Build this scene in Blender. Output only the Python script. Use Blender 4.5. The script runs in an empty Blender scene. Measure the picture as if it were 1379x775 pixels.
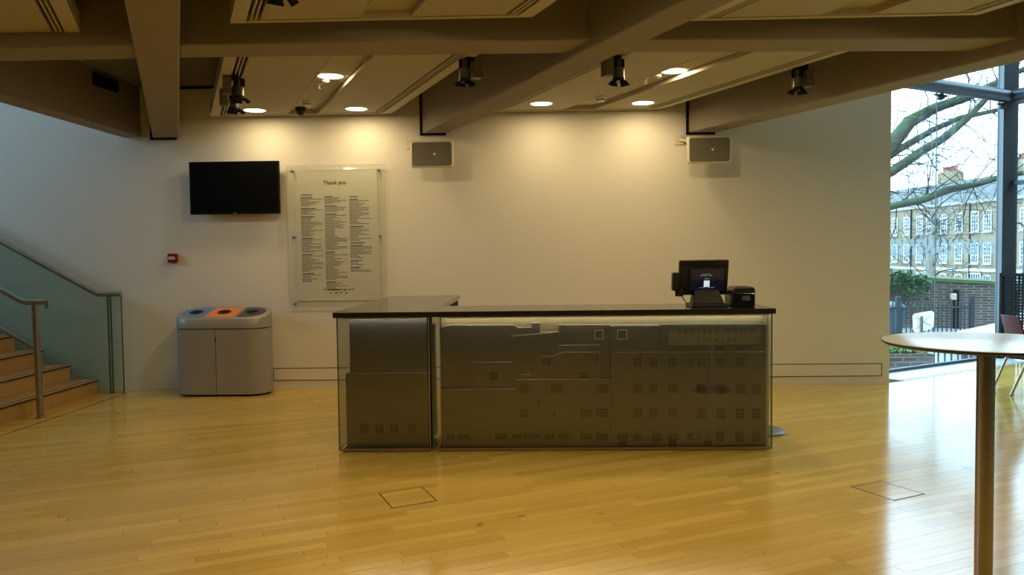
import bpy, bmesh, math, random
from mathutils import Vector, Matrix
random.seed(7)
PI = math.pi
SC = bpy.context.scene
COL = SC.collection

# ------------------------------------------------------------------ camera
YAW, PITCH, ROLL, CAMH = math.radians(1.76), math.radians(-2.43), math.radians(0.70), 1.5
fw = Vector((-math.sin(YAW)*math.cos(PITCH), math.cos(YAW)*math.cos(PITCH), math.sin(PITCH)))
rt = Vector((math.cos(YAW), math.sin(YAW), 0)); up = rt.cross(fw)
rt2 = rt*math.cos(ROLL) - up*math.sin(ROLL); up2 = up*math.cos(ROLL) + rt*math.sin(ROLL)
cam = bpy.data.cameras.new('camera'); cam.sensor_width = 36; cam.lens = 36*1073/1379
cam.clip_start = 0.05; cam.clip_end = 400
camo = bpy.data.objects.new('camera', cam); COL.objects.link(camo)
camo.matrix_world = Matrix(((rt2.x, up2.x, -fw.x, 0), (rt2.y, up2.y, -fw.y, 0), (rt2.z, up2.z, -fw.z, CAMH), (0, 0, 0, 1)))
SC.camera = camo

# ------------------------------------------------------------------ world: even overcast sky
SKY = 7.2
w = bpy.data.worlds.new('overcast_sky'); SC.world = w; w.use_nodes = True
bg = w.node_tree.nodes['Background']; bg.inputs[0].default_value = (0.52, 0.79, 1.0, 1); bg.inputs[1].default_value = SKY

SC.view_settings.view_transform = 'Standard'; SC.view_settings.look = 'None'
SC.view_settings.gamma = 1.0; SC.view_settings.use_curve_mapping = False
SC.view_settings.exposure = 0.0
SC.cycles.max_bounces = 10; SC.cycles.diffuse_bounces = 5; SC.cycles.glossy_bounces = 4
SC.cycles.transparent_max_bounces = 24; SC.cycles.transmission_bounces = 8
SC.cycles.sample_clamp_indirect = 6.0
SC.cycles.caustics_reflective = False; SC.cycles.caustics_refractive = False

LAMP_COL = (1.0, 0.74, 0.36)
LAMP_W = 7.0

def portal(center, direction, sx, sy):
    l = bpy.data.lights.new('daylight_portal', 'AREA'); l.shape = 'RECTANGLE'; l.size = sx; l.size_y = sy
    l.cycles.is_portal = True
    o = bpy.data.objects.new('daylight_portal', l); COL.objects.link(o)
    o.location = center
    d = Vector(direction).normalized()
    o.rotation_euler = d.to_track_quat('-Z', 'Y').to_euler()
    o['kind'] = 'helper'
    return o
# plan of the glazed fronts
G0 = Vector((3.9, 9.555, 0)); GD = Vector((1.6, 1.0, 0)).normalized(); CORNER = Vector((6.42, 11.13, 0))
FD = Vector((0.455, -1.0, 0)).normalized()
GN = Vector((GD.y, -GD.x, 0)); FN = Vector((FD.y, -FD.x, 0))        # into the room
G1LEN = (CORNER - G0).length; F2LEN = 16.0; GLZ = 4.2     # side glazing cut short to reduce daylight inside
portal(G0 + GD*G1LEN/2 + Vector((0, 0, 3)) + GN*0.1, GN, G1LEN, 6.0)
portal(CORNER + FD*GLZ/2 + Vector((0, 0, 3)) + FN*0.1, FN, GLZ, 6.0)
portal((-8.9, 6.5, 3.7), (1, 0, 0), 2.4, 2.2)

# ------------------------------------------------------------------ materials
MATS = {}
def nodes_of(m):
    return m.node_tree.nodes, m.node_tree.links
def mat(name, col, rough=0.6, metal=0.0, spec=0.5, var=0.06, scale=8.0, bump=0.0, bscale=60.0, stretch=None, emit=None, estr=0.0, coat=0.0):
    if name in MATS: return MATS[name]
    m = bpy.data.materials.new(name); m.use_nodes = True
    N, L = nodes_of(m); b = N['Principled BSDF']
    b.inputs['Roughness'].default_value = rough; b.inputs['Metallic'].default_value = metal
    b.inputs['Specular IOR Level'].default_value = spec; b.inputs['Coat Weight'].default_value = coat
    tc = N.new('ShaderNodeTexCoord'); mp = N.new('ShaderNodeMapping')
    L.new(tc.outputs['Object'], mp.inputs[0])
    if stretch: mp.inputs['Scale'].default_value = stretch
    nz = N.new('ShaderNodeTexNoise'); nz.inputs['Scale'].default_value = scale; nz.inputs['Detail'].default_value = 4
    L.new(mp.outputs[0], nz.inputs[0])
    r = N.new('ShaderNodeMix'); r.data_type = 'RGBA'
    r.inputs[6].default_value = (*[max(0, c*(1-var)) for c in col], 1); r.inputs[7].default_value = (*[min(1, c*(1+var)) for c in col], 1)
    L.new(nz.outputs[0], r.inputs[0]); L.new(r.outputs[2], b.inputs['Base Color'])
    if bump > 0:
        n2 = N.new('ShaderNodeTexNoise'); n2.inputs['Scale'].default_value = bscale; L.new(mp.outputs[0], n2.inputs[0])
        bp = N.new('ShaderNodeBump'); bp.inputs['Strength'].default_value = bump; bp.inputs['Distance'].default_value = 0.01
        L.new(n2.outputs[0], bp.inputs['Height']); L.new(bp.outputs[0], b.inputs['Normal'])
    if emit:
        b.inputs['Emission Color'].default_value = (*emit, 1); b.inputs['Emission Strength'].default_value = estr
    MATS[name] = m; return m
def glass(name, tint=(0.93, 0.97, 0.95), ior=1.45, haze=0.0, hcol=(0.7, 0.8, 0.8)):
    if name in MATS: return MATS[name]
    m = bpy.data.materials.new(name); m.use_nodes = True; N, L = nodes_of(m)
    N.remove(N['Principled BSDF']); out = N['Material Output']
    t = N.new('ShaderNodeBsdfTransparent'); t.inputs[0].default_value = (*tint, 1)
    g = N.new('ShaderNodeBsdfGlossy'); g.inputs['Roughness'].default_value = 0.0; g.inputs[0].default_value = (1, 1, 1, 1)
    # Schlick reflectance from the viewing angle, the same on both faces of the sheet
    ge = N.new('ShaderNodeNewGeometry'); dt = N.new('ShaderNodeVectorMath'); dt.operation = 'DOT_PRODUCT'
    L.new(ge.outputs['Normal'], dt.inputs[0]); L.new(ge.outputs['Incoming'], dt.inputs[1])
    ab = N.new('ShaderNodeMath'); ab.operation = 'ABSOLUTE'; L.new(dt.outputs['Value'], ab.inputs[0])
    om = N.new('ShaderNodeMath'); om.operation = 'SUBTRACT'; om.inputs[0].default_value = 1.0; L.new(ab.outputs[0], om.inputs[1])
    pw_ = N.new('ShaderNodeMath'); pw_.operation = 'POWER'; pw_.inputs[1].default_value = 5.0; L.new(om.outputs[0], pw_.inputs[0])
    f0 = ((ior-1)/(ior+1))**2
    f = N.new('ShaderNodeMath'); f.operation = 'MULTIPLY_ADD'; f.inputs[1].default_value = 1-f0; f.inputs[2].default_value = f0; L.new(pw_.outputs[0], f.inputs[0])
    mx = N.new('ShaderNodeMixShader'); L.new(f.outputs[0], mx.inputs[0]); L.new(t.outputs[0], mx.inputs[1]); L.new(g.outputs[0], mx.inputs[2])
    s = mx.outputs[0]
    if haze > 0:
        d = N.new('ShaderNodeBsdfDiffuse'); d.inputs[0].default_value = (*hcol, 1)
        m2 = N.new('ShaderNodeMixShader'); m2.inputs[0].default_value = haze; L.new(s, m2.inputs[1]); L.new(d.outputs[0], m2.inputs[2]); s = m2.outputs[0]
    L.new(s, out.inputs[0]); MATS[name] = m; return m
def wood(name, c1, c2, rough, angle, mult=1.0):
    m = bpy.data.materials.new(name); m.use_nodes = True; N, L = nodes_of(m); b = N['Principled BSDF']
    tc = N.new('ShaderNodeTexCoord'); mp = N.new('ShaderNodeMapping'); mp.vector_type = 'TEXTURE'
    mp.inputs['Rotation'].default_value = (0, 0, angle); mp.inputs['Scale'].default_value = (1.0, 0.07, 1.0)
    L.new(tc.outputs['Object'], mp.inputs[0])
    oi = N.new('ShaderNodeObjectInfo'); ge = N.new('ShaderNodeNewGeometry')
    ad = N.new('ShaderNodeMath'); ad.operation = 'ADD'; L.new(oi.outputs['Random'], ad.inputs[0]); L.new(ge.outputs['Random Per Island'], ad.inputs[1])
    fr = N.new('ShaderNodeMath'); fr.operation = 'FRACT'; L.new(ad.outputs[0], fr.inputs[0])
    nz = N.new('ShaderNodeTexNoise'); nz.noise_dimensions = '4D'; nz.inputs['Scale'].default_value = 2.2; nz.inputs['Detail'].default_value = 6
    L.new(mp.outputs[0], nz.inputs[0])
    wv = N.new('ShaderNodeMath'); wv.operation = 'MULTIPLY'; wv.inputs[1].default_value = 40; L.new(fr.outputs[0], wv.inputs[0]); L.new(wv.outputs[0], nz.inputs['W'])
    a = N.new('ShaderNodeMath'); a.operation = 'MULTIPLY'; a.inputs[1].default_value = 0.55; L.new(nz.outputs[0], a.inputs[0])
    c = N.new('ShaderNodeMath'); c.operation = 'MULTIPLY_ADD'; c.inputs[1].default_value = 0.45; L.new(fr.outputs[0], c.inputs[0]); L.new(a.outputs[0], c.inputs[2])
    mx = N.new('ShaderNodeMix'); mx.data_type = 'RGBA'; mx.inputs[6].default_value = (*c1, 1); mx.inputs[7].default_value = (*c2, 1)
    L.new(c.outputs[0], mx.inputs[0])
    # small dark knots and scuffs
    k = N.new('ShaderNodeTexNoise'); k.inputs['Scale'].default_value = 7.0; k.inputs['Detail'].default_value = 2
    L.new(tc.outputs['Object'], k.inputs[0])
    rp = N.new('ShaderNodeValToRGB'); rp.color_ramp.elements[0].position = 0.70; rp.color_ramp.elements[0].color = (1, 1, 1, 1)
    rp.color_ramp.elements[1].position = 0.80; rp.color_ramp.elements[1].color = (0.45, 0.38, 0.3, 1)
    L.new(k.outputs[0], rp.inputs[0])
    ml = N.new('ShaderNodeMix'); ml.data_type = 'RGBA'; ml.blend_type = 'MULTIPLY'; ml.inputs[0].default_value = 1
    L.new(mx.outputs[2], ml.inputs[6]); L.new(rp.outputs[0], ml.inputs[7]); L.new(ml.outputs[2], b.inputs['Base Color'])
    n3 = N.new('ShaderNodeTexNoise'); n3.inputs['Scale'].default_value = 3.0; L.new(tc.outputs['Object'], n3.inputs[0])
    rr = N.new('ShaderNodeMapRange'); rr.inputs[3].default_value = rough*0.8; rr.inputs[4].default_value = rough*1.25; L.new(n3.outputs[0], rr.inputs[0]); L.new(rr.outputs[0], b.inputs['Roughness'])
    b.inputs['Specular IOR Level'].default_value = 0.75
    MATS[name] = m; return m

M_dwall = mat('bounce_cut_paint', (0.20, 0.18, 0.16), 0.85, var=0.03, scale=1.5)  # unseen walls made dark in colour to cut bounced light
M_wall = mat('wall_paint', (0.76, 0.745, 0.71), 0.85, var=0.02, scale=1.5, bump=0.05, bscale=120)
M_conc = mat('painted_concrete', (0.285, 0.25, 0.205), 0.8, var=0.05, scale=2.0, bump=0.08, bscale=40)
M_slab = mat('shaded_soffit', (0.20, 0.175, 0.14), 0.85, var=0.06, scale=2.0)  # beam paint in a darker copy, shade of the unlit slab in the colour
M_panel = mat('acoustic_board', (0.46, 0.42, 0.35), 0.8, var=0.02, scale=3.0)
M_rim = mat('panel_rim_paint', (0.52, 0.48, 0.41), 0.6, var=0.02)
M_black = mat('matt_black', (0.008, 0.008, 0.008), 0.7, spec=0.15, var=0.2)
M_blackgl = mat('black_gloss', (0.008, 0.008, 0.009), 0.12, var=0.2)
M_blackpl = mat('black_plastic', (0.018, 0.018, 0.018), 0.38, var=0.2)
M_top = mat('worktop_black', (0.020, 0.016, 0.012), 0.08, var=0.2, spec=0.6)
M_steel = mat('brushed_steel', (0.21, 0.21, 0.24), 0.34, metal=1.0, var=0.12, scale=14, stretch=(1, 1, 14), bump=0.03, bscale=40)
M_steel2 = mat('dark_etched_steel', (0.10, 0.095, 0.09), 0.5, metal=1.0, var=0.1)
M_tube = mat('satin_tube_steel', (0.42, 0.39, 0.34), 0.3, metal=1.0, var=0.05)
M_alu = mat('pale_aluminium', (0.62, 0.61, 0.57), 0.35, metal=1.0, var=0.05)
M_gedge = mat('glass_edge_green', (0.05, 0.10, 0.08), 0.2, var=0.1)
M_glass = glass('clear_glass')
M_dglass = glass('desk_glass', (0.95, 0.97, 0.95), 1.5)
M_stglass = glass('stair_glass', (0.84, 0.93, 0.91), 1.45, 0.10, (0.30, 0.42, 0.40))
M_winglass = glass('facade_glass', (0.95, 0.98, 0.98), 1.3)
M_wood = wood('maple_floor', (0.48, 0.295, 0.048), (0.80, 0.54, 0.13), 0.13, math.radians(26))
M_stairwood = wood('stair_maple', (0.38, 0.225, 0.075), (0.50, 0.32, 0.115), 0.35, math.radians(90))
M_gap = mat('joint_dark', (0.07, 0.04, 0.015), 0.8)
M_nose = mat('nosing_rubber', (0.02, 0.018, 0.016), 0.7)
M_grey = mat('bin_grey_paint', (0.34, 0.325, 0.30), 0.45, metal=0.3, var=0.04)
M_frame = mat('facade_steel_blue', (0.035, 0.045, 0.062), 0.4, var=0.08)
M_ink = mat('print_ink', (0.05, 0.05, 0.05), 0.7)
M_ink2 = mat('print_ink_grey', (0.16, 0.15, 0.13), 0.7)
M_beige = mat('speaker_beige', (0.66, 0.62, 0.52), 0.5)
M_grille = mat('speaker_grille', (0.16, 0.145, 0.115), 0.6, var=0.25, scale=300)
M_white = mat('white_plastic', (0.78, 0.77, 0.72), 0.4)

# ------------------------------------------------------------------ mesh helpers
class MB:
    def __init__(s): s.v = []; s.f = []; s.m = []
    def face(s, pts, m=0):
        i = len(s.v); s.v += [tuple(p) for p in pts]; s.f.append(tuple(range(i, i+len(pts)))); s.m.append(m)
    def box(s, x0, x1, y0, y1, z0, z1, m=0):
        i = len(s.v)
        s.v += [(x0,y0,z0),(x1,y0,z0),(x1,y1,z0),(x0,y1,z0),(x0,y0,z1),(x1,y0,z1),(x1,y1,z1),(x0,y1,z1)]
        for q in ((0,3,2,1),(4,5,6,7),(0,1,5,4),(1,2,6,5),(2,3,7,6),(3,0,4,7)): s.f.append(tuple(i+k for k in q)); s.m.append(m)
        return s
    def loft(s, rings, m=0, cap=True, closed=True, capm=None):
        n = len(rings[0]); i = len(s.v)
        for r in rings: s.v += [tuple(p) for p in r]
        for a in range(len(rings)-1):
            for k in range(n if closed else n-1):
                k2 = (k+1) % n
                s.f.append((i+a*n+k, i+a*n+k2, i+(a+1)*n+k2, i+(a+1)*n+k)); s.m.append(m)
        if cap:
            cm = m if capm is None else capm
            s.f.append(tuple(i+k for k in reversed(range(n)))); s.m.append(cm)
            j = i+(len(rings)-1)*n; s.f.append(tuple(j+k for k in range(n))); s.m.append(cm)
        return s
    def prism(s, poly, z0, z1, m=0):            # polygon in plan
        return s.loft([[(x, y, z0) for x, y in poly], [(x, y, z1) for x, y in poly]], m)
    def prism_y(s, poly, y0, y1, m=0):          # polygon in elevation (x, z)
        return s.loft([[(x, y0, z) for x, z in poly], [(x, y1, z) for x, z in poly]], m)
    def tube(s, path, r, n=10, m=0):
        path = [Vector(p) for p in path]; rs = r if isinstance(r, (list, tuple)) else [r]*len(path)
        rings = []; ref = None
        for k, p in enumerate(path):
            a = path[max(0, k-1)]; b = path[min(len(path)-1, k+1)]; t = (b-a).normalized()
            if ref is None or abs(ref.dot(t)) > 0.95:
                ref = Vector((0, 0, 1)) if abs(t.z) < 0.9 else Vector((1, 0, 0))
            u = t.cross(ref).normalized(); v = t.cross(u).normalized(); ref = -v if False else ref
            sc = 1.0
            if 0 < k < len(path)-1:
                c = (path[k]-path[k-1]).normalized().dot((path[k+1]-path[k]).normalized()); sc = 1/max(0.6, math.sqrt(max(0.05, (1+c)/2)))
            rings.append([p + (u*math.cos(2*PI*j/n) + v*math.sin(2*PI*j/n))*rs[k]*sc for j in range(n)])
        return s.loft(rings, m)
    def lathe(s, c, prof, n=32, m=0):           # prof: (radius, z)
        return s.loft([[(c[0]+r*math.cos(2*PI*j/n), c[1]+r*math.sin(2*PI*j/n), c[2]+z) for j in range(n)] for r, z in prof], m)
    def pane(s, p0, d, ln, z0, z1, th, face=0, edge=1):   # upright glass sheet from p0 along unit d
        n = Vector((-d.y, d.x, 0))*th/2
        a, b = p0-n, p0+n; e = d*ln
        A = [Vector((q.x, q.y, z)) for z in (z0, z1) for q in (a, a+e, b+e, b)]
        i = len(s.v); s.v += [tuple(q) for q in A]
        for q, mm in (((0,3,2,1), edge), ((4,5,6,7), edge), ((0,1,5,4), face), ((1,2,6,5), edge), ((2,3,7,6), face), ((3,0,4,7), edge)):
            s.f.append(tuple(i+k for k in q)); s.m.append(mm)
        return s
    def build(s, name, mats, parent=None, smooth=False, world=True, bevel=0.0, kind=None, recalc=True):
        me = bpy.data.meshes.new(name)
        off = Vector((0, 0, 0))
        if parent is not None and world:
            q = parent
            while q is not None: off += q.location; q = q.parent
        me.from_pydata([tuple(Vector(p)-off) for p in s.v], [], s.f)
        for mm in (mats if isinstance(mats, (list, tuple)) else [mats]): me.materials.append(mm)
        me.polygons.foreach_set('material_index', s.m)
        bm = bmesh.new(); bm.from_mesh(me)
        if recalc: bmesh.ops.recalc_face_normals(bm, faces=bm.faces)
        if bevel > 0:
            es = [e for e in bm.edges if len(e.link_faces) == 2 and e.calc_face_angle(0) > 0.6]
            bmesh.ops.bevel(bm, geom=es, offset=bevel, segments=2, affect='EDGES', profile=0.5)
        bm.to_mesh(me); bm.free()
        if smooth:
            me.polygons.foreach_set('use_smooth', [True]*len(me.polygons)); me.set_sharp_from_angle(angle=math.radians(40))
        o = bpy.data.objects.new(name, me); COL.objects.link(o)
        if parent is not None: o.parent = parent
        if kind: o['kind'] = kind
        return o
def thing(name, label, cat, loc=(0, 0, 0), rz=0, group=None):
    o = bpy.data.objects.new(name, None); COL.objects.link(o); o.empty_display_size = 0.1
    o.location = loc; o.rotation_euler = (0, 0, rz); o['label'] = label; o['category'] = cat
    if group: o['group'] = group
    return o
def struct(o, label, cat):
    o['kind'] = 'structure'; o['label'] = label; o['category'] = cat; return o
def inst(name, me, parent, loc=(0, 0, 0), rz=0):
    o = bpy.data.objects.new(name, me); COL.objects.link(o); o.parent = parent; o.location = loc; o.rotation_euler = (0, 0, rz); return o
def text_part(name, s, size, m, parent, loc, rot, sx=1.0, spacing=1.0, extrude=0.0, align='CENTER', bold=0.0):
    cu = bpy.data.curves.new(name, 'FONT'); cu.body = s; cu.size = size; cu.align_x = align; cu.align_y = 'CENTER'; cu.space_character = spacing; cu.extrude = extrude; cu.offset = size*bold
    t = bpy.data.objects.new(name+'_curve', cu); COL.objects.link(t)
    dg = bpy.context.evaluated_depsgraph_get(); me = bpy.data.meshes.new_from_object(t.evaluated_get(dg)); me.name = name
    bpy.data.objects.remove(t); bpy.data.curves.remove(cu)
    me.materials.clear(); me.materials.append(m)
    o = bpy.data.objects.new(name, me); COL.objects.link(o); o.parent = parent
    off = Vector((0, 0, 0)); q = parent
    while q is not None: off += q.location; q = q.parent
    o.location = Vector(loc)-off; o.rotation_euler = rot; o.scale = (sx, 1, 1); o['kind'] = 'stuff'
    return o
def clip(poly, px, py, nx, ny):        # keep the side where (p - P).n >= 0
    out = []
    for i in range(len(poly)):
        a, b = poly[i], poly[(i+1) % len(poly)]
        da = (a[0]-px)*nx+(a[1]-py)*ny; db = (b[0]-px)*nx+(b[1]-py)*ny
        if da >= 0: out.append(a)
        if (da >= 0) != (db >= 0):
            t = da/(da-db); out.append((a[0]+(b[0]-a[0])*t, a[1]+(b[1]-a[1])*t))
    return out

# ================================================================== THE SETTING
WY = 8.91                       # face of the back wall
YF = -4.0                       # wall behind the camera
XL = -9.0                       # far side of the stair well
ROOF = 6.2
K = 0.455                       # main beams drift right by K per metre towards the camera
FEND = CORNER + FD*F2LEN

# ---- floor with boards
fpoly = [(XL, YF), (FEND.x, YF), (FEND.x, FEND.y), (CORNER.x, CORNER.y), (G0.x, G0.y), (XL, G0.y)]
fb = MB(); fb.prism(fpoly, -0.30, -0.018)
floor = struct(fb.build('floor', M_gap), 'polished maple strip floor of the foyer', 'floor')
ANG = math.radians(26); cA, sA = math.cos(ANG), math.sin(ANG)
SILLW = 0.50
BW = 0.076
def cam_project(x, y, z=0):
    v = Vector((x, y, z-CAMH)); d = v.dot(fw)
    if d < 0.3: return None
    return 689.5+1073*v.dot(rt2)/d, 387.5-1073*v.dot(up2)/d
boards = []
t = -14.0; rng = random.Random(3)
while t < 16:
    s_ = -14 + rng.uniform(0, 1.2)
    while s_ < 18:
        ln = rng.choice((0.55, 0.8, 1.0, 1.2, 1.5, 1.8))
        q = [(s_+0.0008, t+0.0006), (s_+ln-0.0008, t+0.0006), (s_+ln-0.0008, t+BW-0.0006), (s_+0.0008, t+BW-0.0006)]
        p = [(a*cA-b*sA, a*sA+b*cA) for a, b in q]
        s_ += ln
        cx = sum(a for a, b in p)/4; cy = sum(b for a, b in p)/4
        if cx < XL-1 or cx > 14 or cy < YF-1 or cy > 12: continue
        if cx < -5.6 and cy > 6.2: continue
        for reg in (0, 1):
            r = clip(p, XL, YF, 0, 1)
            if reg == 0: r = clip(clip(r, 3.9, 0, -1, 0), 0, WY, 0, -1) if r else r
            else:
                r = clip(r, 3.9, 0, 1, 0) if r else r
                gi = G0 + GN*SILLW
                r = clip(r, gi.x, gi.y, GN.x, GN.y) if r else r
                ci = CORNER + FN*0.15
                r = clip(r, ci.x, ci.y, FN.x, FN.y) if r else r
            if r: r = clip(r, XL, 0, 1, 0)
            if len(r) < 3: continue
            ar = 0.5*abs(sum(r[i][0]*r[(i+1) % len(r)][1]-r[(i+1) % len(r)][0]*r[i][1] for i in range(len(r))))
            if ar < 1e-4: continue
            mx = sum(a for a, b in r)/len(r); my = sum(b for a, b in r)/len(r)
            pr = cam_project(mx, my); score = 0
            if pr and -20 < pr[0] < 1399 and pr[1] < 800 and my > 0.5: score = ar/my**3
            boards.append((score, r))
    t += BW
boards.sort(key=lambda b: -b[0])
bevel_top = 0.0
for i, (sc_, r) in enumerate(boards[:300]):
    b = MB(); dz = rng.uniform(-0.0004, 0.0); b.prism(r, -0.016, dz); b.build('floor_board', M_wood, floor, recalc=False)
b = MB()
for sc_, r in boards[300:]: b.prism(r, -0.016, rng.uniform(-0.0004, 0.0))
b.build('floor_board_field', M_wood, floor, kind='stuff', recalc=False)

# ---- walls
b = MB(); b.box(XL-0.3, 3.9, WY, G0.y, -0.3, ROOF)
wall_back = struct(b.build('wall_back', M_wall), 'white painted rear wall washed by warm downlights', 'wall')
b = MB(); b.box(XL-0.3, FEND.x+0.5, YF-0.3, YF, -0.3, ROOF)
struct(b.build('wall_front', M_dwall), 'plain dark wall behind the viewer', 'wall')
b = MB()                        # left wall with a window to the stair well
b.box(XL-0.3, XL, YF, 5.3, -0.3, ROOF); b.box(XL-0.3, XL, 7.7, WY, -0.3, ROOF); b.box(XL-0.3, XL, 5.3, 7.7, -0.3, 2.6); b.box(XL-0.3, XL, 5.3, 7.7, 4.8, ROOF)
struct(b.build('wall_left', M_wall), 'white wall closing the stair well on the left', 'wall')
b = MB(); q0 = CORNER+FD*GLZ; b.pane(q0-FN*0.15, FD, F2LEN-GLZ, -0.3, ROOF, 0.3, 0, 0); struct(b.build('wall_right', M_dwall), 'added dark side wall beyond the glazed corner, holds back daylight', 'wall')  # wall added out of view to hold back daylight
wl = MB()
for i in range(3): y = 5.3+i*1.2; wl.box(XL-0.2, XL-0.1, y-0.03, y+0.03, 2.6, 4.8)
wl.box(XL-0.2, XL-0.1, 5.3, 7.7, 2.6, 2.66); wl.box(XL-0.2, XL-0.1, 5.3, 7.7, 4.74, 4.8)
wlo = struct(wl.build('window_3', M_frame), 'stair window in the left wall', 'window')
for i in range(2):
    b = MB(); b.pane(Vector((XL-0.15, 5.33+i*1.2, 0)), Vector((0, 1, 0)), 1.14, 2.66, 4.74, 0.01); b.build('window_pane', [M_winglass, M_gedge], wlo)

# ---- ceiling: slab, beams, voids
BZ = 2.85; SLAB = 3.42
def bx_l(xl, y): return xl + K*(WY-y)
b = MB()
b.prism([(-4.62, YF), (bx_l(1.98, YF), YF), (1.98, WY), (-4.62, WY)], SLAB, SLAB+0.3)
ceiling = struct(b.build('ceiling', M_slab), 'concrete ceiling slab with painted beams', 'ceiling')
b = MB(); b.box(XL-0.3, 1.9, YF-0.3, G0.y, ROOF, ROOF+0.2)
b.prism([(1.9, YF-0.3), (FEND.x+0.6, YF-0.3), (FEND.x+0.6, FEND.y), (CORNER.x+0.3, CORNER.y+0.3), (1.9, CORNER.y+0.3)], ROOF, ROOF+0.2)
b.build('upper_roof', M_wall, ceiling)
b = MB(); b.box(-4.62, -4.45, YF, WY, SLAB+0.3, ROOF); b.build('upper_bulkhead', M_wall, ceiling)
b = MB(); b.prism([(bx_l(1.85, YF), YF), (bx_l(1.98, YF), YF), (1.98, WY), (1.85, WY)], SLAB+0.3, ROOF); b.build('upper_bulkhead', M_wall, ceiling)
for xl, wd, bz in ((-4.30, 0.30, 2.85), (-1.255, 0.29, 2.85), (1.69, 0.32, 2.81)):
    b = MB(); b.prism([(xl, WY), (xl+wd, WY), (bx_l(xl, YF)+wd, YF), (bx_l(xl, YF), YF)], bz, SLAB+0.02)
    bo = b.build('beam', M_conc, ceiling, bevel=0.012)
    g = MB(); g.box(xl-0.022, xl+0.004, WY-0.02, WY+0.005, bz-0.022, SLAB); g.box(xl-0.022, xl+wd*0.92, WY-0.02, WY+0.005, bz-0.022, bz+0.004)
    g.build('shadow_gap', M_black, bo)
b = MB(); b.prism([(-4.64, WY), (-4.43, WY), (-4.27, YF), (-4.48, YF)], 2.86, SLAB+0.3); bb = b.build('beam', M_conc, ceiling, bevel=0.012)
g = MB(); g.loft([[(x, y, z) for x, y in ((-4.46+dx, 7.92), (-4.46+dx, 8.385))for z in ((3.236, 3.37) if y < 8 else (3.256+0.11, 3.256))] for dx in (0.0, 0.065)])
g.build('vent_grille', M_black, bb)
def cross(n0, n1, wd, z):
    b = MB(); b.prism([n0, n1, (n1[0], n1[1]+wd), (n0[0], n0[1]+wd)], z, SLAB+0.02); return b.build('cross_beam', M_conc, ceiling, bevel=0.012)
cross((-4.45, 5.245), (-2.55, 5.25), 0.33, 2.9)
cross((-2.55, 5.245), (0.40, 5.335), 0.33, 2.9)
cross((0.40, 5.335), (3.45, 5.52), 0.33, 2.9)
cross((-4.4, 2.2), (4.8, 2.45), 0.33, 2.9)
b = MB(); b.box(-4.0, 1.66, WY-0.012, WY, SLAB-0.03, SLAB); b.build('shadow_gap', M_black, ceiling)

# ---- ceiling rafts
PZ = 3.0; PZ2 = 3.06      # front rafts, rear rafts
def raft(name_label, x0, yfar, ynear, width, lay, seams, PZ):
    root = thing('ceiling_panel', name_label, 'ceiling panel', (x0, yfar, PZ))
    P = lambda u, y: (x0+u+K*(yfar-y), y)
    def quad(u0, u1, ya, yb): return [P(u0, ya), P(u1, ya), P(u1, yb), P(u0, yb)]
    ya, yb = ynear, yfar
    rim = MB()
    for kind, u0, u1 in lay:
        if kind == 'rim': rim.prism(quad(u0, u1, ya, yb), PZ, PZ+0.13)
    rim.prism(quad(lay[0][2], lay[-1][1], yb-0.045, yb), PZ, PZ+0.13); rim.prism(quad(lay[0][2], lay[-1][1], ya, ya+0.045), PZ, PZ+0.13)
    rim.build('rim', M_rim, root)
    yi, yj = ya+0.045, yb-0.045
    for kind, u0, u1 in lay:
        if kind == 'board':
            ys = [yi]+[s for s in seams if yi < s < yj]+[yj]
            for a, c in zip(ys, ys[1:]):
                d = MB(); d.prism(quad(u0+0.002, u1-0.002, a+0.003, c-0.003), PZ+0.006, PZ+0.04); d.build('board', M_panel, root)
            d = MB(); d.prism(quad(u0, u1, yi, yj), PZ+0.041, PZ+0.06); d.build('board_backing', M_black, root)
        elif kind == 'centre':
            d = MB(); d.prism(quad(u0, u1, yi, yj), PZ+0.05, PZ+0.062); d.build('recessed_board', M_panel, root)
            d = MB(); d.prism(quad(u0-0.012, u0, yi, yj), PZ+0.004, PZ+0.05); d.prism(quad(u1, u1+0.012, yi, yj), PZ+0.004, PZ+0.05); d.build('recess_side', M_panel, root)
        elif kind == 'track':
            d = MB(); d.prism(quad(u0, u1, yi, yj), PZ+0.05, PZ+0.06); d.build('track_slot', M_black, root)
            wdt = (u1-u0)
            for q in (0.28, 0.62):
                d = MB(); d.prism(quad(u0+wdt*q, u0+wdt*(q+0.13), yi, yj), PZ+0.004, PZ+0.05); d.build('track_rail', M_rim, root)
    return root
LAY = [('rim', 0, 0.10), ('track', 0.10, 0.19), ('board', 0.19, 0.82), ('centre', 0.832, 1.148), ('board', 1.16, 1.75), ('track', 1.75, 1.84), ('rim', 1.84, 1.94)]
LAY2 = [('rim', 0, 0.10), ('track', 0.10, 0.19), ('board', 0.19, 0.82), ('centre', 0.832, 1.148), ('board', 1.16, 1.70), ('track', 1.70, 1.79), ('rim', 1.79, 1.87)]
LAY3 = [('rim', 0, 0.08), ('board', 0.08, 1.07), ('track', 1.07, 1.16), ('rim', 1.16, 1.26)]
SC4 = lambda L: [(k, a*1.04, c*1.04) for k, a, c in L]
raft('suspended ceiling panel above the television and the notice board', -3.593, 8.80, 5.86, 2.02, SC4(LAY), (7.33,), PZ2)
raft('suspended ceiling panel above the desk between the two wall speakers', -0.562, 8.82, 5.95, 1.94, SC4(LAY2), (7.33,), PZ2)
raft('foreground ceiling panel at the top centre, left of the diagonal middle beam', -1.95, 5.13, 2.65, 1.94, LAY, (4.3,), PZ)
raft('foreground ceiling panel in the top left corner beyond the left beam', -4.30, 5.34, 2.65, 1.26, LAY3, (4.3,), PZ)
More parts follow.
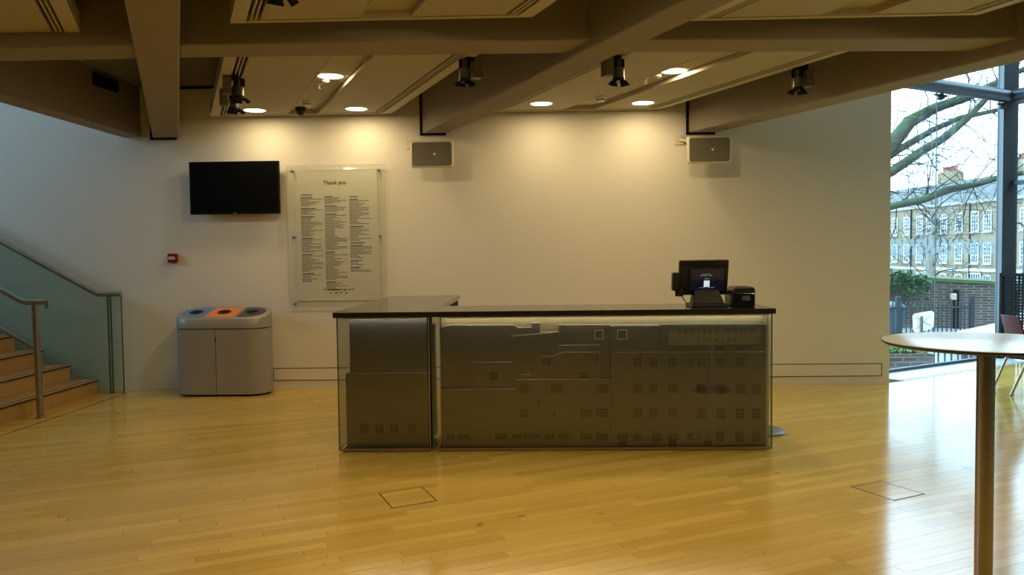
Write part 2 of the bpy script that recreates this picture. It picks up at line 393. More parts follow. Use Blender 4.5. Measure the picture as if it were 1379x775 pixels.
raft('foreground ceiling panel at the top right, right of the diagonal middle beam', 0.99, 5.29, 2.65, 1.87, LAY2, (4.3,), PZ)

# ---- skirting trunking on the back wall
b = MB(); b.box(-4.08, 3.81, WY-0.006, WY, 0.10, 0.228); bo = struct(b.build('baseboard_back', M_wall), 'low skirting trunking strip let into the rear wall', 'baseboard')
g = MB()
g.box(-4.09, 3.82, WY-0.004, WY, 0.228, 0.236); g.box(-4.09, 3.82, WY-0.004, WY, 0.092, 0.10); g.box(3.81, 3.82, WY-0.004, WY, 0.092, 0.236)
for x in (-2.99, -0.6, 1.4): g.box(x-0.003, x+0.003, WY-0.007, WY-0.005, 0.10, 0.228)
g.build('groove', M_gap, bo)

# ---- dark joint in the floor before the stairs
b = MB(); b.box(-4.585, -4.568, 5.0, 8.70, -0.01, 0.0012); struct(b.build('trim_1', M_gap), 'dark joint strip in the floor before the stairs', 'trim')

# ---- glazed front 1 with sill
b = MB(); gi = G0+GN*SILLW; ce = CORNER+GN*SILLW
b.prism([(G0.x, G0.y), (gi.x+0.0, gi.y), (ce.x, ce.y), (CORNER.x, CORNER.y)], -0.05, 0.004)
sill = struct(b.build('trim_2', mat('sill_stone', (0.66, 0.68, 0.66), 0.3)), 'pale sill strip along the foot of the glass wall', 'trim')
g = MB(); n = 26
for i in range(n):
    a = gi+GD*(G1LEN*(i+0.15)/n)-GN*0.03; e = a+GD*(G1LEN/n*0.6)
    g.prism([(a.x, a.y), (e.x, e.y), (e.x-GN.x*0.03, e.y-GN.y*0.03), (a.x-GN.x*0.03, a.y-GN.y*0.03)], 0.004, 0.006)
g.build('grille_slot', M_frame, sill, kind='stuff')
win1 = MB(); 
win1.tube([G0+Vector((0, 0, 3.5))+GN*0.12, CORNER+Vector((0, 0, 3.53))+GN*0.10+FN*0.1], 0.085, 14)
b = MB(); b.prism([(G0.x, G0.y), (CORNER.x, CORNER.y), (CORNER.x+GN.x*0.05, CORNER.y+GN.y*0.05), (G0.x+GN.x*0.05, G0.y+GN.y*0.05)], 0.0, 0.04)
window1 = struct(win1.build('window_1', M_frame, smooth=True), 'frameless glass wall beside the end of the rear wall', 'window')
b.build('bottom_channel', M_frame, window1)
cuts = [0.0, 1.376, 2.778, G1LEN]
for a, c in zip(cuts, cuts[1:]):
    for z0, z1 in ((0.03, 3.50), (3.52, 6.15)):
        if c-a < 0.05: continue
        b = MB(); b.pane(G0+GD*(a+0.004), GD, c-a-0.008, z0, z1, 0.012); pn = b.build('window_pane', [M_winglass, M_gedge], window1)
    for z in (3.42,):
        b = MB(); q = G0+GD*c+GN*0.05; b.lathe((q.x, q.y, z-0.06), [(0.02, 0), (0.05, 0.02), (0.05, 0.06), (0.02, 0.08)], 10)
        b.tube([q+Vector((0, 0, z))-GD*0.12, q+Vector((0, 0, z))+GD*0.12], 0.018, 8); b.build('clamp', M_frame, window1)
M_frit = bpy.data.materials.new('frit_squares'); M_frit.use_nodes = True; N, L = nodes_of(M_frit); N.remove(N['Principled BSDF'])
t_ = N.new('ShaderNodeBsdfTransparent'); d_ = N.new('ShaderNodeBsdfTranslucent'); d_.inputs[0].default_value = (0.20, 0.25, 0.26, 1)
x_ = N.new('ShaderNodeMixShader'); x_.inputs[0].default_value = 0.75; L.new(t_.outputs[0], x_.inputs[1]); L.new(d_.outputs[0], x_.inputs[2]); L.new(x_.outputs[0], N['Material Output'].inputs[0])
fr = MB()
i = 0; u = 0.30
while u < 2.72:
    z = 1.515 if i % 2 == 0 else 1.425
    for zz in ((1.53, 1.62), (1.42, 1.515)):
        if (i % 2 == 0) or True:
            sh = 0.0 if zz[0] > 1.5 else 0.04
            q = G0+GD*(u+sh)+GN*0.008; e = q+GD*0.075
            fr.face([(q.x, q.y, zz[0]), (e.x, e.y, zz[0]), (e.x, e.y, zz[1]), (q.x, q.y, zz[1])])
    i += 1; u += 0.135
fr.build('manifestation_squares', M_frit, window1, kind='stuff')
# corner column + glazed front 2
b = MB(); c = CORNER+GN*0.05+FN*0.05
b.box(c.x-0.10, c.x+0.10, c.y-0.07, c.y+0.07, 0.0, ROOF); b.box(c.x-0.12, c.x-0.05, c.y-0.11, c.y-0.05, 0.0, ROOF)
win2 = struct(b.build('window_2', M_frame), 'glass front with steel posts at the right edge', 'window')
pos = 0.0
while pos < GLZ-0.1:
    ln = min(2.6, GLZ-pos); q = CORNER+FD*(pos+0.1)
    for z0, z1 in ((0.03, 2.34), (2.40, 3.50), (3.56, 6.15)):
        b = MB(); b.pane(q, FD, ln-0.12, z0, z1, 0.012); b.build('window_pane', [M_winglass, M_gedge], win2)
    for z in (2.37, 3.53):
        b = MB(); b.pane(q+FN*0.03, FD, ln, z-0.03, z+0.03, 0.06, 0, 0); b.build('transom', M_frame, win2)
    if pos > 0:
        q2 = CORNER+FD*pos; b = MB(); b.pane(q2, FD, 0.08, 0, ROOF, 0.14, 0, 0); b.build('mullion', M_frame, win2)
    pos += ln
b = MB(); b.tube([CORNER+Vector((0, 0, 3.53))+GN*0.10+FN*0.1, CORNER+FD*GLZ+FN*0.12+Vector((0, 0, 3.53))], 0.085, 14); b.build('tie_tube', M_frame, win2, smooth=True)
# perforated guard inside front 2
gp = thing('guard_screen', 'black woven mesh guard screen behind the red chair', 'screen', (CORNER.x, CORNER.y, 0))
q0 = CORNER+FN*0.22+FD*0.1
b = MB(); 
b.pane(q0, FD, 2.4, 1.12, 1.16, 0.03, 0, 0); b.pane(q0, FD, 2.4, 0.02, 0.06, 0.03, 0, 0); b.pane(q0, FD, 0.04, 0.0, 1.16, 0.03, 0, 0); b.pane(q0+FD*2.36, FD, 0.04, 0.0, 1.16, 0.03, 0, 0)
b.build('screen_frame', M_black, gp)
b = MB()
for i in range(1, 48): b.pane(q0+FD*(i*0.05), FD, 0.026, 0.06, 1.12, 0.004, 0, 0)
for i in range(1, 27): b.pane(q0, FD, 2.4, 0.04+i*0.04, 0.06+i*0.04, 0.004, 0, 0)
b.build('mesh', M_black, gp, kind='stuff')

# ================================================================== STAIRS
RISE, GO, X1 = 0.166, 0.305, -4.87
Y0S, Y1S = 5.6, 8.645
st = thing('staircase', 'light wooden steps with dark nosings climbing to the left', 'staircase', (X1, 7.1, 0))
for i in range(13):
    xn = X1-GO*i; z1 = RISE*(i+1)
    b = MB(); b.box(xn-GO-0.02 if i < 12 else XL+0.02, xn-0.012, Y0S, Y1S, 0.0 if i == 0 else z1-RISE-0.0, z1-0.03); b.build('riser', M_stairwood, st)
    b = MB(); b.box(xn-GO-0.01 if i < 12 else XL+0.02, xn, Y0S, Y1S, z1-0.03, z1, 0)
    tr = b.build('tread', M_stairwood, st, bevel=0.004)
    b = MB(); b.box(xn-0.05, xn-0.028, Y0S, Y1S, z1-0.002, z1+0.0015); b.box(xn-0.012, xn+0.003, Y0S, Y1S, z1-0.022, z1-0.008); b.build('nosing_strip', M_nose, tr)
# glass balustrade beside the wall
GY = 8.68
bal = thing('balustrade', 'green tinted glass balustrade with steel handrail along the wall', 'balustrade', (-4.6, GY, 0))
SL = 0.56
b = MB()
for (xa, xb) in ((-8.6, -4.755),):
    pts = [(xa, 0.0), (xb, 0.0), (xb, 1.09), (-4.87, 1.09), (xa, 1.09+SL*(-4.87-xa))]
    pts = [(xb, 0.0), (xb, 1.08), (-4.87, 1.08), (xa, 1.08+SL*(-4.87-xa)), (xa, 0.0)]
    b.prism_y(pts, GY-0.008, GY+0.008)
b.build('glass_panel', M_stglass, bal)
b = MB(); b.box(-4.72, -4.60, GY-0.008, GY+0.008, 0.0, 1.08, 0); b.build('glass_end_panel', M_stglass, bal)
b = MB(); b.box(-4.757, -4.747, GY-0.012, GY+0.012, 0, 1.08); b.box(-4.728, -4.718, GY-0.012, GY+0.012, 0, 1.08); b.box(-4.603, -4.597, GY-0.01, GY+0.01, 0, 1.08); b.build('panel_edge', M_gedge, bal)
b = MB(); b.tube([(-8.6, GY, 1.11+SL*(8.6-4.87)), (-4.90, GY, 1.125), (-4.86, GY, 1.108), (-4.60, GY, 1.108)], 0.029, 12); b.build('handrail', M_tube, bal, smooth=True)
# free standing stair rail
RY = 7.36
rl = thing('stair_rail', 'round steel stair handrail on a single post before the steps', 'handrail', (-4.71, RY, 0))
b = MB(); b.tube([(-7.6, RY, 1.10+0.545*(7.6-4.84)), (-4.86, RY, 1.112), (-4.82, RY, 1.10), (-4.62, RY, 1.10)], 0.027, 12); b.build('handrail', M_tube, rl, smooth=True)
b = MB(); b.box(-4.625, -4.59, RY-0.02, RY+0.02, 1.04, 1.115); b.build('return_block', M_tube, rl, bevel=0.006)
b = MB(); b.tube([(-4.715, RY, 0.0), (-4.73, RY, 1.09)], 0.030, 14); b.lathe((-4.715, RY, 0), [(0.045, 0), (0.045, 0.006), (0.03, 0.012)], 18); b.build('post', M_tube, rl, smooth=True)
b = MB(); b.tube([(-7.6, RY, 0.64+0.62*(7.6-4.75)), (-4.72, RY, 0.64)], 0.020, 10); b.build('lower_rail', M_tube, rl, smooth=True)

# ================================================================== DESK
TZ0, TZ1 = 1.032, 1.072
SY = 6.03
# --- return unit (left)
dl = thing('desk_unit', 'short return of the reception desk with four little etched windows', 'desk', (-1.15, 5.97, 0))
b = MB(); b.box(-1.535, -0.8005, 5.93, 8.33, TZ0, TZ1); b.build('worktop', M_top, dl, bevel=0.003)
b = MB(); b.box(-1.44, -0.84, 6.06, 8.25, 0.02, TZ0-0.001); bodyl = b.build('steel_body', M_steel, dl)
b = MB(); b.box(-1.472, -0.834, 6.035, 6.058, 0.02, 0.598); lowl = b.build('lower_panel', M_steel, dl, bevel=0.003)
b = MB(); b.box(-1.472, -1.442, 6.06, 8.22, 0.02, 0.598); b.build('lower_panel', M_steel, dl, bevel=0.003)
b = MB(); b.pane(Vector((-1.51, 5.974, 0)), Vector((1, 0, 0)), 0.69, 0.02, TZ0, 0.010); b.build('glass_front', [M_dglass, M_gedge], dl)
b = MB(); b.pane(Vector((-1.512, 5.97, 0)), Vector((0, 1, 0)), 2.3, 0.02, TZ0, 0.010); b.build('glass_side', [M_dglass, M_gedge], dl)
b = MB(); b.box(-1.49, -0.83, 6.0, 8.25, 0.0, 0.02); b.build('plinth', M_black, dl); b = MB(); b.box(-1.517, -0.815, 5.968, 5.980, 0.012, 0.030); b.build('bottom_rail', M_tube, dl)
b = MB(); b.box(-0.822, -0.815, 5.972, 5.985, 0.02, TZ0); b.build('edge_post', M_alu, dl); b = MB(); b.box(-0.832, -0.816, 5.99, 8.25, 0.02, TZ0-0.001); b.build('gap_shade_panel', M_black, dl)  # added black filler; its colour stands in for shade in the gap
b = MB(); b.box(-1.48, -0.84, 5.985, 5.999, TZ0-0.012, TZ0-0.002); b.m[-6] = 1; LED = mat('led_strip', (0.9, 0.8, 0.6), 0.5, emit=(1.0, 0.84, 0.52), estr=48.0); b.build('led_strip', [M_alu, LED], dl)
# --- long front unit
dr = thing('desk_unit', 'long front of the reception desk with etched theatre facade behind glass', 'desk', (0.48, 5.97, 0))
b = MB(); b.box(-0.7995, 1.768, 5.93, 6.60, TZ0, TZ1); b.build('worktop', M_top, dr, bevel=0.003)
b = MB(); b.box(-0.70, 1.70, 6.085, 6.36, 0.02, TZ0-0.001); b.build('carcass', M_steel, dr)
b = MB(); b.box(-0.735, 1.716, 6.075, 6.083, 0.02, TZ0-0.002); sky_p = b.build('back_plate', mat('warm_steel', (0.42, 0.38, 0.28), 0.42, metal=1.0, var=0.06), dr)
def layer(name, poly, y0, y1):
    b = MB(); b.prism_y(poly, y0, y1); return b.build(name, M_steel, dr, bevel=0.0015)
facade = layer('skyline_layer', [(-0.735, 0.025), (-0.735, 0.94), (-0.662, 0.961), (-0.172, 0.957), (-0.142, 0.934), (-0.043, 0.937), (-0.042, 0.972), (0.022, 0.972), (0.022, 0.900), (0.167, 0.900), (0.168, 0.955), (0.925, 0.948), (0.925, 0.025)], 6.055, 6.074)
lay2 = layer('roof_layer', [(-0.196, 0.025), (-0.196, 0.872), (0.167, 0.904), (0.167, 0.80), (0.47, 0.80), (0.47, 0.025)], 6.042, 6.0545)
boxl = layer('annex_layer', [(-0.49, 0.40), (-0.49, 0.675), (-0.199, 0.675), (-0.199, 0.40)], 6.042, 6.0545)
lay3 = layer('gable_layer', [(-0.123, 0.40), (-0.123, 0.579), (-0.047, 0.579), (0.024, 0.72), (0.123, 0.719), (0.199, 0.749), (0.473, 0.747), (0.473, 0.40)], 6.028, 6.0415)
towr = layer('tower_layer', [(0.556, 0.025), (0.556, 0.944), (1.716, 0.944), (1.716, 0.025)], 6.040, 6.0545)
frnt = layer('street_layer', [(-0.738, 0.025), (-0.738, 0.475), (-0.158, 0.473), (-0.157, 0.545), (0.553, 0.541), (0.553, 0.025)], 6.008, 6.0275)
main = layer('main_layer', [(0.5535, 0.025), (0.5535, 0.745), (0.93, 0.745), (1.718, 0.741), (1.718, 0.025)], 6.012, 6.0395)
M_plate = mat('sign_steel', (0.29, 0.275, 0.25), 0.38, metal=1.0, var=0.08)
signb = layer('sign_layer', [(0.929, 0.742), (0.929, 0.953), (1.716, 0.948), (1.716, 0.742)], 6.024, 6.0395)
b = MB(); b.prism_y([(0.993, 0.794), (0.993, 0.925), (1.682, 0.925), (1.682, 0.794)], 6.016, 6.0235); signp = b.build('name_plate', M_plate, dr, bevel=0.001)
b = MB(); b.box(0.985, 1.69, 6.010, 6.0155, 0.924, 0.932); b.build('plate_cap', M_steel2, signp)
M_eng = mat('engraved_dark', (0.035, 0.028, 0.02), 0.6, var=0.1); M_ewin = mat('etched_window_dark', (0.105, 0.10, 0.10), 0.5, metal=1.0, var=0.1)
text_part('lettering', 'SADLERS WELLS', 0.052, M_eng, signp, (1.344, 6.0152, 0.897), (PI/2, 0, 0), 1.0, 1.62)
text_part('lettering', 'THEATRE', 0.052, M_eng, signp, (1.350, 6.0152, 0.830), (PI/2, 0, 0), 1.0, 1.50)
WINS_MAIN = [(0.757,0.669,0.062,0.065),(0.874,0.668,0.059,0.065),(1.019,0.667,0.062,0.065),(1.160,0.666,0.036,0.059),(1.233,0.665,0.062,0.065),(1.381,0.664,0.062,0.065),(1.527,0.663,0.062,0.065),
 (0.756,0.468,0.062,0.065),(0.873,0.468,0.059,0.065),(1.018,0.467,0.062,0.065),(1.233,0.462,0.062,0.074),(1.381,0.461,0.062,0.074),(1.527,0.46,0.062,0.077),(1.649,0.459,0.062,0.077),
 (0.755,0.285,0.062,0.065),(0.872,0.285,0.059,0.065),(1.018,0.284,0.062,0.065),(1.233,0.275,0.062,0.08),(1.381,0.274,0.062,0.08),(1.523,0.273,0.062,0.08),(1.648,0.272,0.062,0.08),
 (0.64,0.101,0.074,0.043),(0.754,0.096,0.059,0.059),(0.898,0.095,0.059,0.059),(1.017,0.099,0.077,0.046),(1.149,0.097,0.039,0.052),(1.217,0.098,0.031,0.04),(1.285,0.093,0.039,0.052),(1.376,0.1,0.059,0.077),(1.52,0.099,0.059,0.077),(1.648,0.099,0.059,0.077)]
WINS_FRONT = [(-0.101,0.474,0.059,0.065),(0.143,0.473,0.089,0.065),(0.487,0.47,0.089,0.065),(0.008,0.363,0.028,0.049),(-0.104,0.289,0.059,0.062),(0.126,0.28,0.025,0.043),(0.366,0.286,0.089,0.059),(0.485,0.287,0.089,0.062),
 (-0.668,0.111,0.055,0.037),(-0.571,0.11,0.085,0.037),(-0.283,0.109,0.085,0.043),(-0.16,0.108,0.069,0.037),(-0.09,0.108,0.052,0.037),(-0.018,0.108,0.075,0.037),(0.089,0.107,0.069,0.037),(0.196,0.106,0.077,0.037),(0.365,0.106,0.085,0.043),(0.484,0.102,0.089,0.049)]
def etched_window(parent, x, z, w_, h_, yf, frame=False):
    b = MB(); b.box(x-w_/2, x+w_/2, yf-0.0012, yf, z-h_/2, z+h_/2, 0)
    nx = 2 if w_ < 0.05 else (3 if w_ < 0.07 else 4); nz = 2 if h_ < 0.05 else 3
    for i in range(1, nx): xx = x-w_/2+w_*i/nx; b.box(xx-0.0022, xx+0.0022, yf-0.003, yf-0.0012, z-h_/2, z+h_/2, 1)
    for i in range(1, nz): zz = z-h_/2+h_*i/nz; b.box(x-w_/2, x+w_/2, yf-0.003, yf-0.0012, zz-0.0018, zz+0.0018, 1)
    if frame:
        e = 0.006
        for q in ((x-w_/2-e, x+w_/2+e, z-h_/2-e, z-h_/2), (x-w_/2-e, x+w_/2+e, z+h_/2, z+h_/2+e), (x-w_/2-e, x-w_/2, z-h_/2, z+h_/2), (x+w_/2, x+w_/2+e, z-h_/2, z+h_/2)):
            b.box(q[0], q[1], yf-0.005, yf, q[2], q[3], 2)
    b.build('etched_window', [M_ewin, M_steel, M_alu], parent)
for a in WINS_MAIN: etched_window(main, *a, 6.012)
for a in WINS_FRONT: etched_window(frnt, *a, 6.008)
etched_window(boxl, -0.333, 0.569, 0.059, 0.059, 6.042)
for a in ((0.069, 0.681, 0.059, 0.049), (0.35, 0.571, 0.059, 0.043), (0.453, 0.701, 0.022, 0.049)): etched_window(lay3, *a, 6.028)
etched_window(facade, 0.47, 0.877, 0.058, 0.058, 6.055, True)
etched_window(towr, 0.644, 0.877, 0.062, 0.062, 6.040, True)
for x in (1.38, 1.527): etched_window(signb, x, 0.767, 0.059, 0.025, 6.024)
for (x, z, w_, h_) in ((-1.339, 0.171, 0.058, 0.070), (-1.218, 0.171, 0.058, 0.070), (-1.104, 0.170, 0.058, 0.070), (-0.969, 0.169, 0.058, 0.070)): etched_window(lowl, x, z, w_, h_, 6.035)
b = MB(); b.prism_y([(-0.487, 0.03), (-0.487, 0.327), (-0.345, 0.327), (-0.345, 0.03)], 6.004, 6.008); b.build('door_relief', M_steel, dr, bevel=0.001)
for x in (0.64, 1.017, 1.285):
    b = MB(); b.prism_y([(x-0.03, 0.028), (x-0.03, 0.074), (x+0.03, 0.074), (x+0.03, 0.028)], 6.009, 6.012); b.build('door_relief', M_steel2, main)
b = MB(); b.box(-0.737, 0.553, 6.0055, 6.008, 0.200, 0.204); b.build('string_course', M_steel, frnt)
b = MB(); b.box(0.554, 1.718, 6.0095, 6.012, 0.200, 0.204); b.build('string_course', M_steel, main)
# side return of the relief at the gap
b = MB(); b.prism([(-0.742, 6.05), (-0.742, 6.55), (-0.736, 6.55), (-0.736, 6.05)], 0.02, 0.94); b.build('side_plate', M_steel, dr)
b = MB(); b.pane(Vector((-0.792, 5.974, 0)), Vector((1, 0, 0)), 2.538, 0.02, TZ0, 0.010); b.build('glass_front', [M_dglass, M_gedge], dr)
b = MB(); b.pane(Vector((1.748, 5.97, 0)), Vector((0, 1, 0)), 0.40, 0.02, TZ0, 0.010); b.build('glass_side', [M_dglass, M_gedge], dr)
b = MB(); b.pane(Vector((-0.794, 5.97, 0)), Vector((0, 1, 0)), 0.50, 0.02, TZ0, 0.010); b.build('glass_side', [M_dglass, M_gedge], dr)
b = MB(); b.box(-0.76, 1.72, 6.0, 6.35, 0.0, 0.02); b.build('plinth', M_black, dr); b = MB(); b.box(-0.795, 1.752, 5.968, 5.980, 0.012, 0.030); b.build('bottom_rail', M_tube, dr)
b = MB(); b.box(1.722, 1.742, 6.03, 6.05, 0.02, TZ0); b.build('edge_post', M_alu, dr)
b = MB(); b.box(-0.74, 1.73, 5.985, 5.999, TZ0-0.012, TZ0-0.002); b.m[-6] = 1; b.build('led_strip', [M_alu, LED], dr)

# ================================================================== TILL + PRINTER
tl = thing('till', 'black touchscreen till with small customer display on the desk', 'till', (1.32, 6.28, TZ1))
z = TZ1
b = MB(); b.loft([[(1.19, 6.16, z), (1.47, 6.16, z), (1.47, 6.42, z), (1.19, 6.42, z)], [(1.195, 6.165, z+0.022), (1.465, 6.165, z+0.022), (1.465, 6.415, z+0.022), (1.195, 6.415, z+0.022)]]); b.build('base', M_blackpl, tl, bevel=0.006)
b = MB(); b.loft([[(1.205, 6.20, z+0.02), (1.455, 6.20, z+0.02), (1.455, 6.33, z+0.02), (1.205, 6.33, z+0.02)], [(1.235, 6.26, z+0.13), (1.42, 6.26, z+0.13), (1.42, 6.36, z+0.13), (1.235, 6.36, z+0.13)]]); b.build('stand', M_blackpl, tl, bevel=0.008)
def tilt(x0, x1, z0, z1, y_bot, y_top, th, m=0, mb=None):
    b = mb or MB()
    b.loft([[(x0, y_bot, z0), (x1, y_bot, z0), (x1, y_bot+th, z0), (x0, y_bot+th, z0)], [(x0, y_top, z1), (x1, y_top, z1), (x1, y_top+th, z1), (x0, y_top+th, z1)]], m); return b
tilt(1.118, 1.502, z+0.085, z+0.362, 6.32, 6.245, 0.05).build('screen_housing', M_blackpl, tl, bevel=0.012)
tilt(1.135, 1.49, z+0.318, z+0.345, 6.249, 6.243, 0.02).build('housing_ridge', M_blackgl, tl, bevel=0.004)
dsp = tilt(1.196, 1.468, z+0.115, z+0.300, 6.285, 6.235, 0.03).build('customer_display', M_blackpl, tl, bevel=0.006)
scr_m = mat('display_glow', (0.01, 0.012, 0.03), 0.15, emit=(0.02, 0.03, 0.08), estr=0.10)
tilt(1.206, 1.458, z+0.124, z+0.291, 6.2815, 6.2363, 0.002).build('screen', scr_m, dsp)
tilt(1.308, 1.352, z+0.150, z+0.200, 6.272, 6.2588, 0.002).build('screen_image', mat('display_white', (0.7, 0.8, 0.9), 0.4, emit=(0.62, 0.80, 1.0), estr=0.75), dsp)
gm = mat('display_text', (0.3, 0.3, 0.35), 0.4, emit=(0.45, 0.47, 0.55), estr=0.25)
b = MB()
for zz, pts in ((0.247, ((1.29, 1.36),)), (0.236, ((1.275, 1.30), (1.305, 1.335), (1.345, 1.37))), (0.212, ((1.312, 1.348),)), (0.142, ((1.273, 1.283), (1.29, 1.32), (1.34, 1.39)))):
    f_ = (zz-0.115)/(0.300-0.115); y = 6.285-0.05*f_-0.0045
    for a, c in pts: tilt(a, c, z+zz, z+zz+0.005, y, y-0.0013, 0.001, 0, b)
b.build('screen_text', gm, dsp, kind='stuff')
b = MB(); b.loft([[(1.065, 6.27, z+0.12), (1.125, 6.27, z+0.12), (1.125, 6.35, z+0.12), (1.065, 6.35, z+0.12)], [(1.065, 6.25, z+0.27), (1.125, 6.25, z+0.27), (1.125, 6.33, z+0.27), (1.065, 6.33, z+0.27)]]); b.build('card_reader', M_blackpl, tl, bevel=0.015)
b = MB(); b.box(1.095, 1.155, 6.30, 6.34, z+0.075, z+0.125); b.build('reader_cable_box', M_blackpl, tl, bevel=0.006)
b = MB(); b.tube([(1.14, 6.32, z+0.085), (1.165, 6.33, z+0.05), (1.19, 6.36, z+0.02)], 0.004, 6); b.build('cable', M_blackpl, tl)
pr = thing('receipt_printer', 'small black receipt printer at the right of the till', 'printer', (1.60, 6.30, TZ1))
b = MB(); b.prism_y([(1.504, z), (1.690, z), (1.690, z+0.135), (1.673, z+0.150), (1.540, z+0.150), (1.504, z+0.115)], 6.20, 6.42); b.build('body', M_blackpl, pr, bevel=0.010)
b = MB(); b.box(1.525, 1.683, 6.196, 6.201, z+0.010, z+0.100); b.build('front_cover', M_blackgl, pr, bevel=0.002)
b = MB(); b.box(1.585, 1.648, 6.194, 6.197, z+0.045, z+0.082); b.build('label_plate', mat('printer_label', (0.12, 0.115, 0.10), 0.5), pr)

# ================================================================== BARRIER POST behind the desk
bp_ = thing('barrier_post', 'round steel post base showing past the right end of the desk', 'barrier post', (1.85, 6.60, 0))
b = MB(); b.lathe((1.85, 6.60, 0), [(0.19, 0.0), (0.19, 0.018), (0.16, 0.032), (0.04, 0.042)], 40); b.build('base', mat('grey_steel_base', (0.40, 0.41, 0.42), 0.35, metal=1.0), bp_, smooth=True)
b = MB(); b.lathe((1.85, 6.60, 0), [(0.028, 0.04), (0.028, 0.90), (0.02, 0.92)], 20); b.build('post', M_tube, bp_, smooth=True)

# ================================================================== RECYCLING BIN
BX, BYC, BL, BD = -3.43, 8.635, 1.03, 0.44
rb = thing('recycling_bin', 'grey three-stream recycling bin with blue orange and black tops', 'bin', (BX, BYC, 0))
def stadium(grow=0.0, n=14):
    r = BD/2+grow; h = (BL-BD)/2; P = []
    for i in range(n+1): a = -PI/2+PI*i/n; P.append((BX+h+r*math.cos(a), BYC+r*math.sin(a)))
    for i in range(n+1): a = PI/2+PI*i/n; P.append((BX-h+r*math.cos(a), BYC+r*math.sin(a)))
    return P
b = MB(); b.prism(stadium(-0.03), 0.0, 0.02); b.build('plinth', M_black, rb)
b = MB(); b.prism(stadium(-0.012), 0.02, 0.74); b.build('body', M_black, rb)
S = stadium()
def shell(pts, z0, z1, m, name):
    inn = [(BX+(p[0]-BX)*0.985, BYC+(p[1]-BYC)*0.965) for p in pts]
    b = MB(); b.loft([[(p[0], p[1], z0), (p[0], p[1], z1), (q[0], q[1], z1), (q[0], q[1], z0)] for p, q in zip(pts, inn)], 0)
    return b.build(name, m, rb, smooth=True)
n = 14
left = [p for p in S[n+1:]]; right = S[:n+1]
xm = BX-0.02
fr_l = [p for p in left[n//2:]]+[(xm-0.003, BYC-BD/2)]; fr_r = [(xm+0.003, BYC-BD/2)]+right[:n//2+1]
shell(fr_l, 0.022, 0.725, M_grey, 'door'); shell(fr_r, 0.022, 0.725, M_grey, 'door')
shell(right[n//2:]+left[:n//2+1], 0.022, 0.725, M_grey, 'rear_shell')
b = MB(); b.box(xm-0.004, xm+0.004, BYC-BD/2-0.006, BYC-BD/2+0.002, 0.60, 0.64); b.build('lock', M_black, rb)
SLOPE = 0.24
ztop = lambda y: 0.840+SLOPE*(y-(BYC-BD/2))
ring0 = [(x, y, 0.735) for x, y in S]; ring1 = [(x, y, ztop(y)-0.012) for x, y in S]
S2 = stadium(-0.012); ring2 = [(x, y, ztop(y)) for x, y in S2]
b = MB(); b.loft([ring0, ring1, ring2]); lid = b.build('lid', M_grey, rb, smooth=True)
def inset(poly, m, name, hx, label):
    b = MB(); b.loft([[(x, y, ztop(y)-0.001) for x, y in poly], [(x, y, ztop(y)+0.003) for x, y in poly]]); o = b.build(name, m, lid); o['label'] = label
    E = lambda rx, ry, dz: [(hx+rx*math.cos(2*PI*i/24), BYC+ry*math.sin(2*PI*i/24), ztop(BYC+ry*math.sin(2*PI*i/24))+dz) for i in range(24)]
    b = MB(); b.loft([E(0.078, 0.068, 0.002), E(0.074, 0.064, 0.010), E(0.064, 0.054, 0.010), E(0.062, 0.052, 0.002)], cap=False); b.build('aperture_rim', M_blackpl, lid)
    b = MB(); b.loft([E(0.064, 0.054, 0.0035), E(0.064, 0.054, 0.0045)]); b.build('aperture', M_black, lid)
h = (BL-BD)/2; ri = BD/2-0.06
pl = [(BX-h+ri*math.cos(PI/2+PI*i/12), BYC+ri*math.sin(PI/2+PI*i/12)) for i in range(13)]
inset(pl+[(BX-0.19, BYC-ri), (BX-0.19, BYC+ri)], mat('insert_blue', (0.10, 0.22, 0.50), 0.4), 'stream_insert', BX-0.31, 'blue rounded insert')
inset([(BX-0.15, BYC-ri), (BX+0.15, BYC-ri), (BX+0.15, BYC+ri), (BX-0.15, BYC+ri)], mat('insert_orange', (0.85, 0.22, 0.04), 0.4), 'stream_insert', BX, 'orange rectangular insert')
prt = [(BX+h+ri*math.cos(-PI/2+PI*i/12), BYC+ri*math.sin(-PI/2+PI*i/12)) for i in range(13)]
inset(prt+[(BX+0.19, BYC+ri), (BX+0.19, BYC-ri)], mat('insert_charcoal', (0.05, 0.05, 0.05), 0.4), 'stream_insert', BX+0.31, 'charcoal rounded insert')

# ================================================================== WALL ITEMS
tv = thing('television', 'black flat television hung on the wall above the bin', 'television', (-3.34, 8.80, 1.98))
b = MB(); b.box(-3.845, -2.838, 8.785, 8.83, 1.978, 2.562); b.build('casing', mat('tv_casing', (0.006, 0.006, 0.006), 0.4, spec=0.2), tv, bevel=0.006)
b = MB(); b.box(-3.825, -2.858, 8.7825, 8.786, 2.002, 2.545); b.build('screen', mat('tv_screen', (0.004, 0.004, 0.005), 0.35, spec=0.12), tv)
b = MB(); b.box(-3.36, -3.32, 8.783, 8.7852, 1.984, 1.990); b.build('badge', mat('tv_badge', (0.4, 0.4, 0.4), 0.4), tv)
b = MB(); b.box(-3.55, -3.13, 8.83, WY-0.001, 2.10, 2.45); b.build('wall_bracket', M_black, tv)

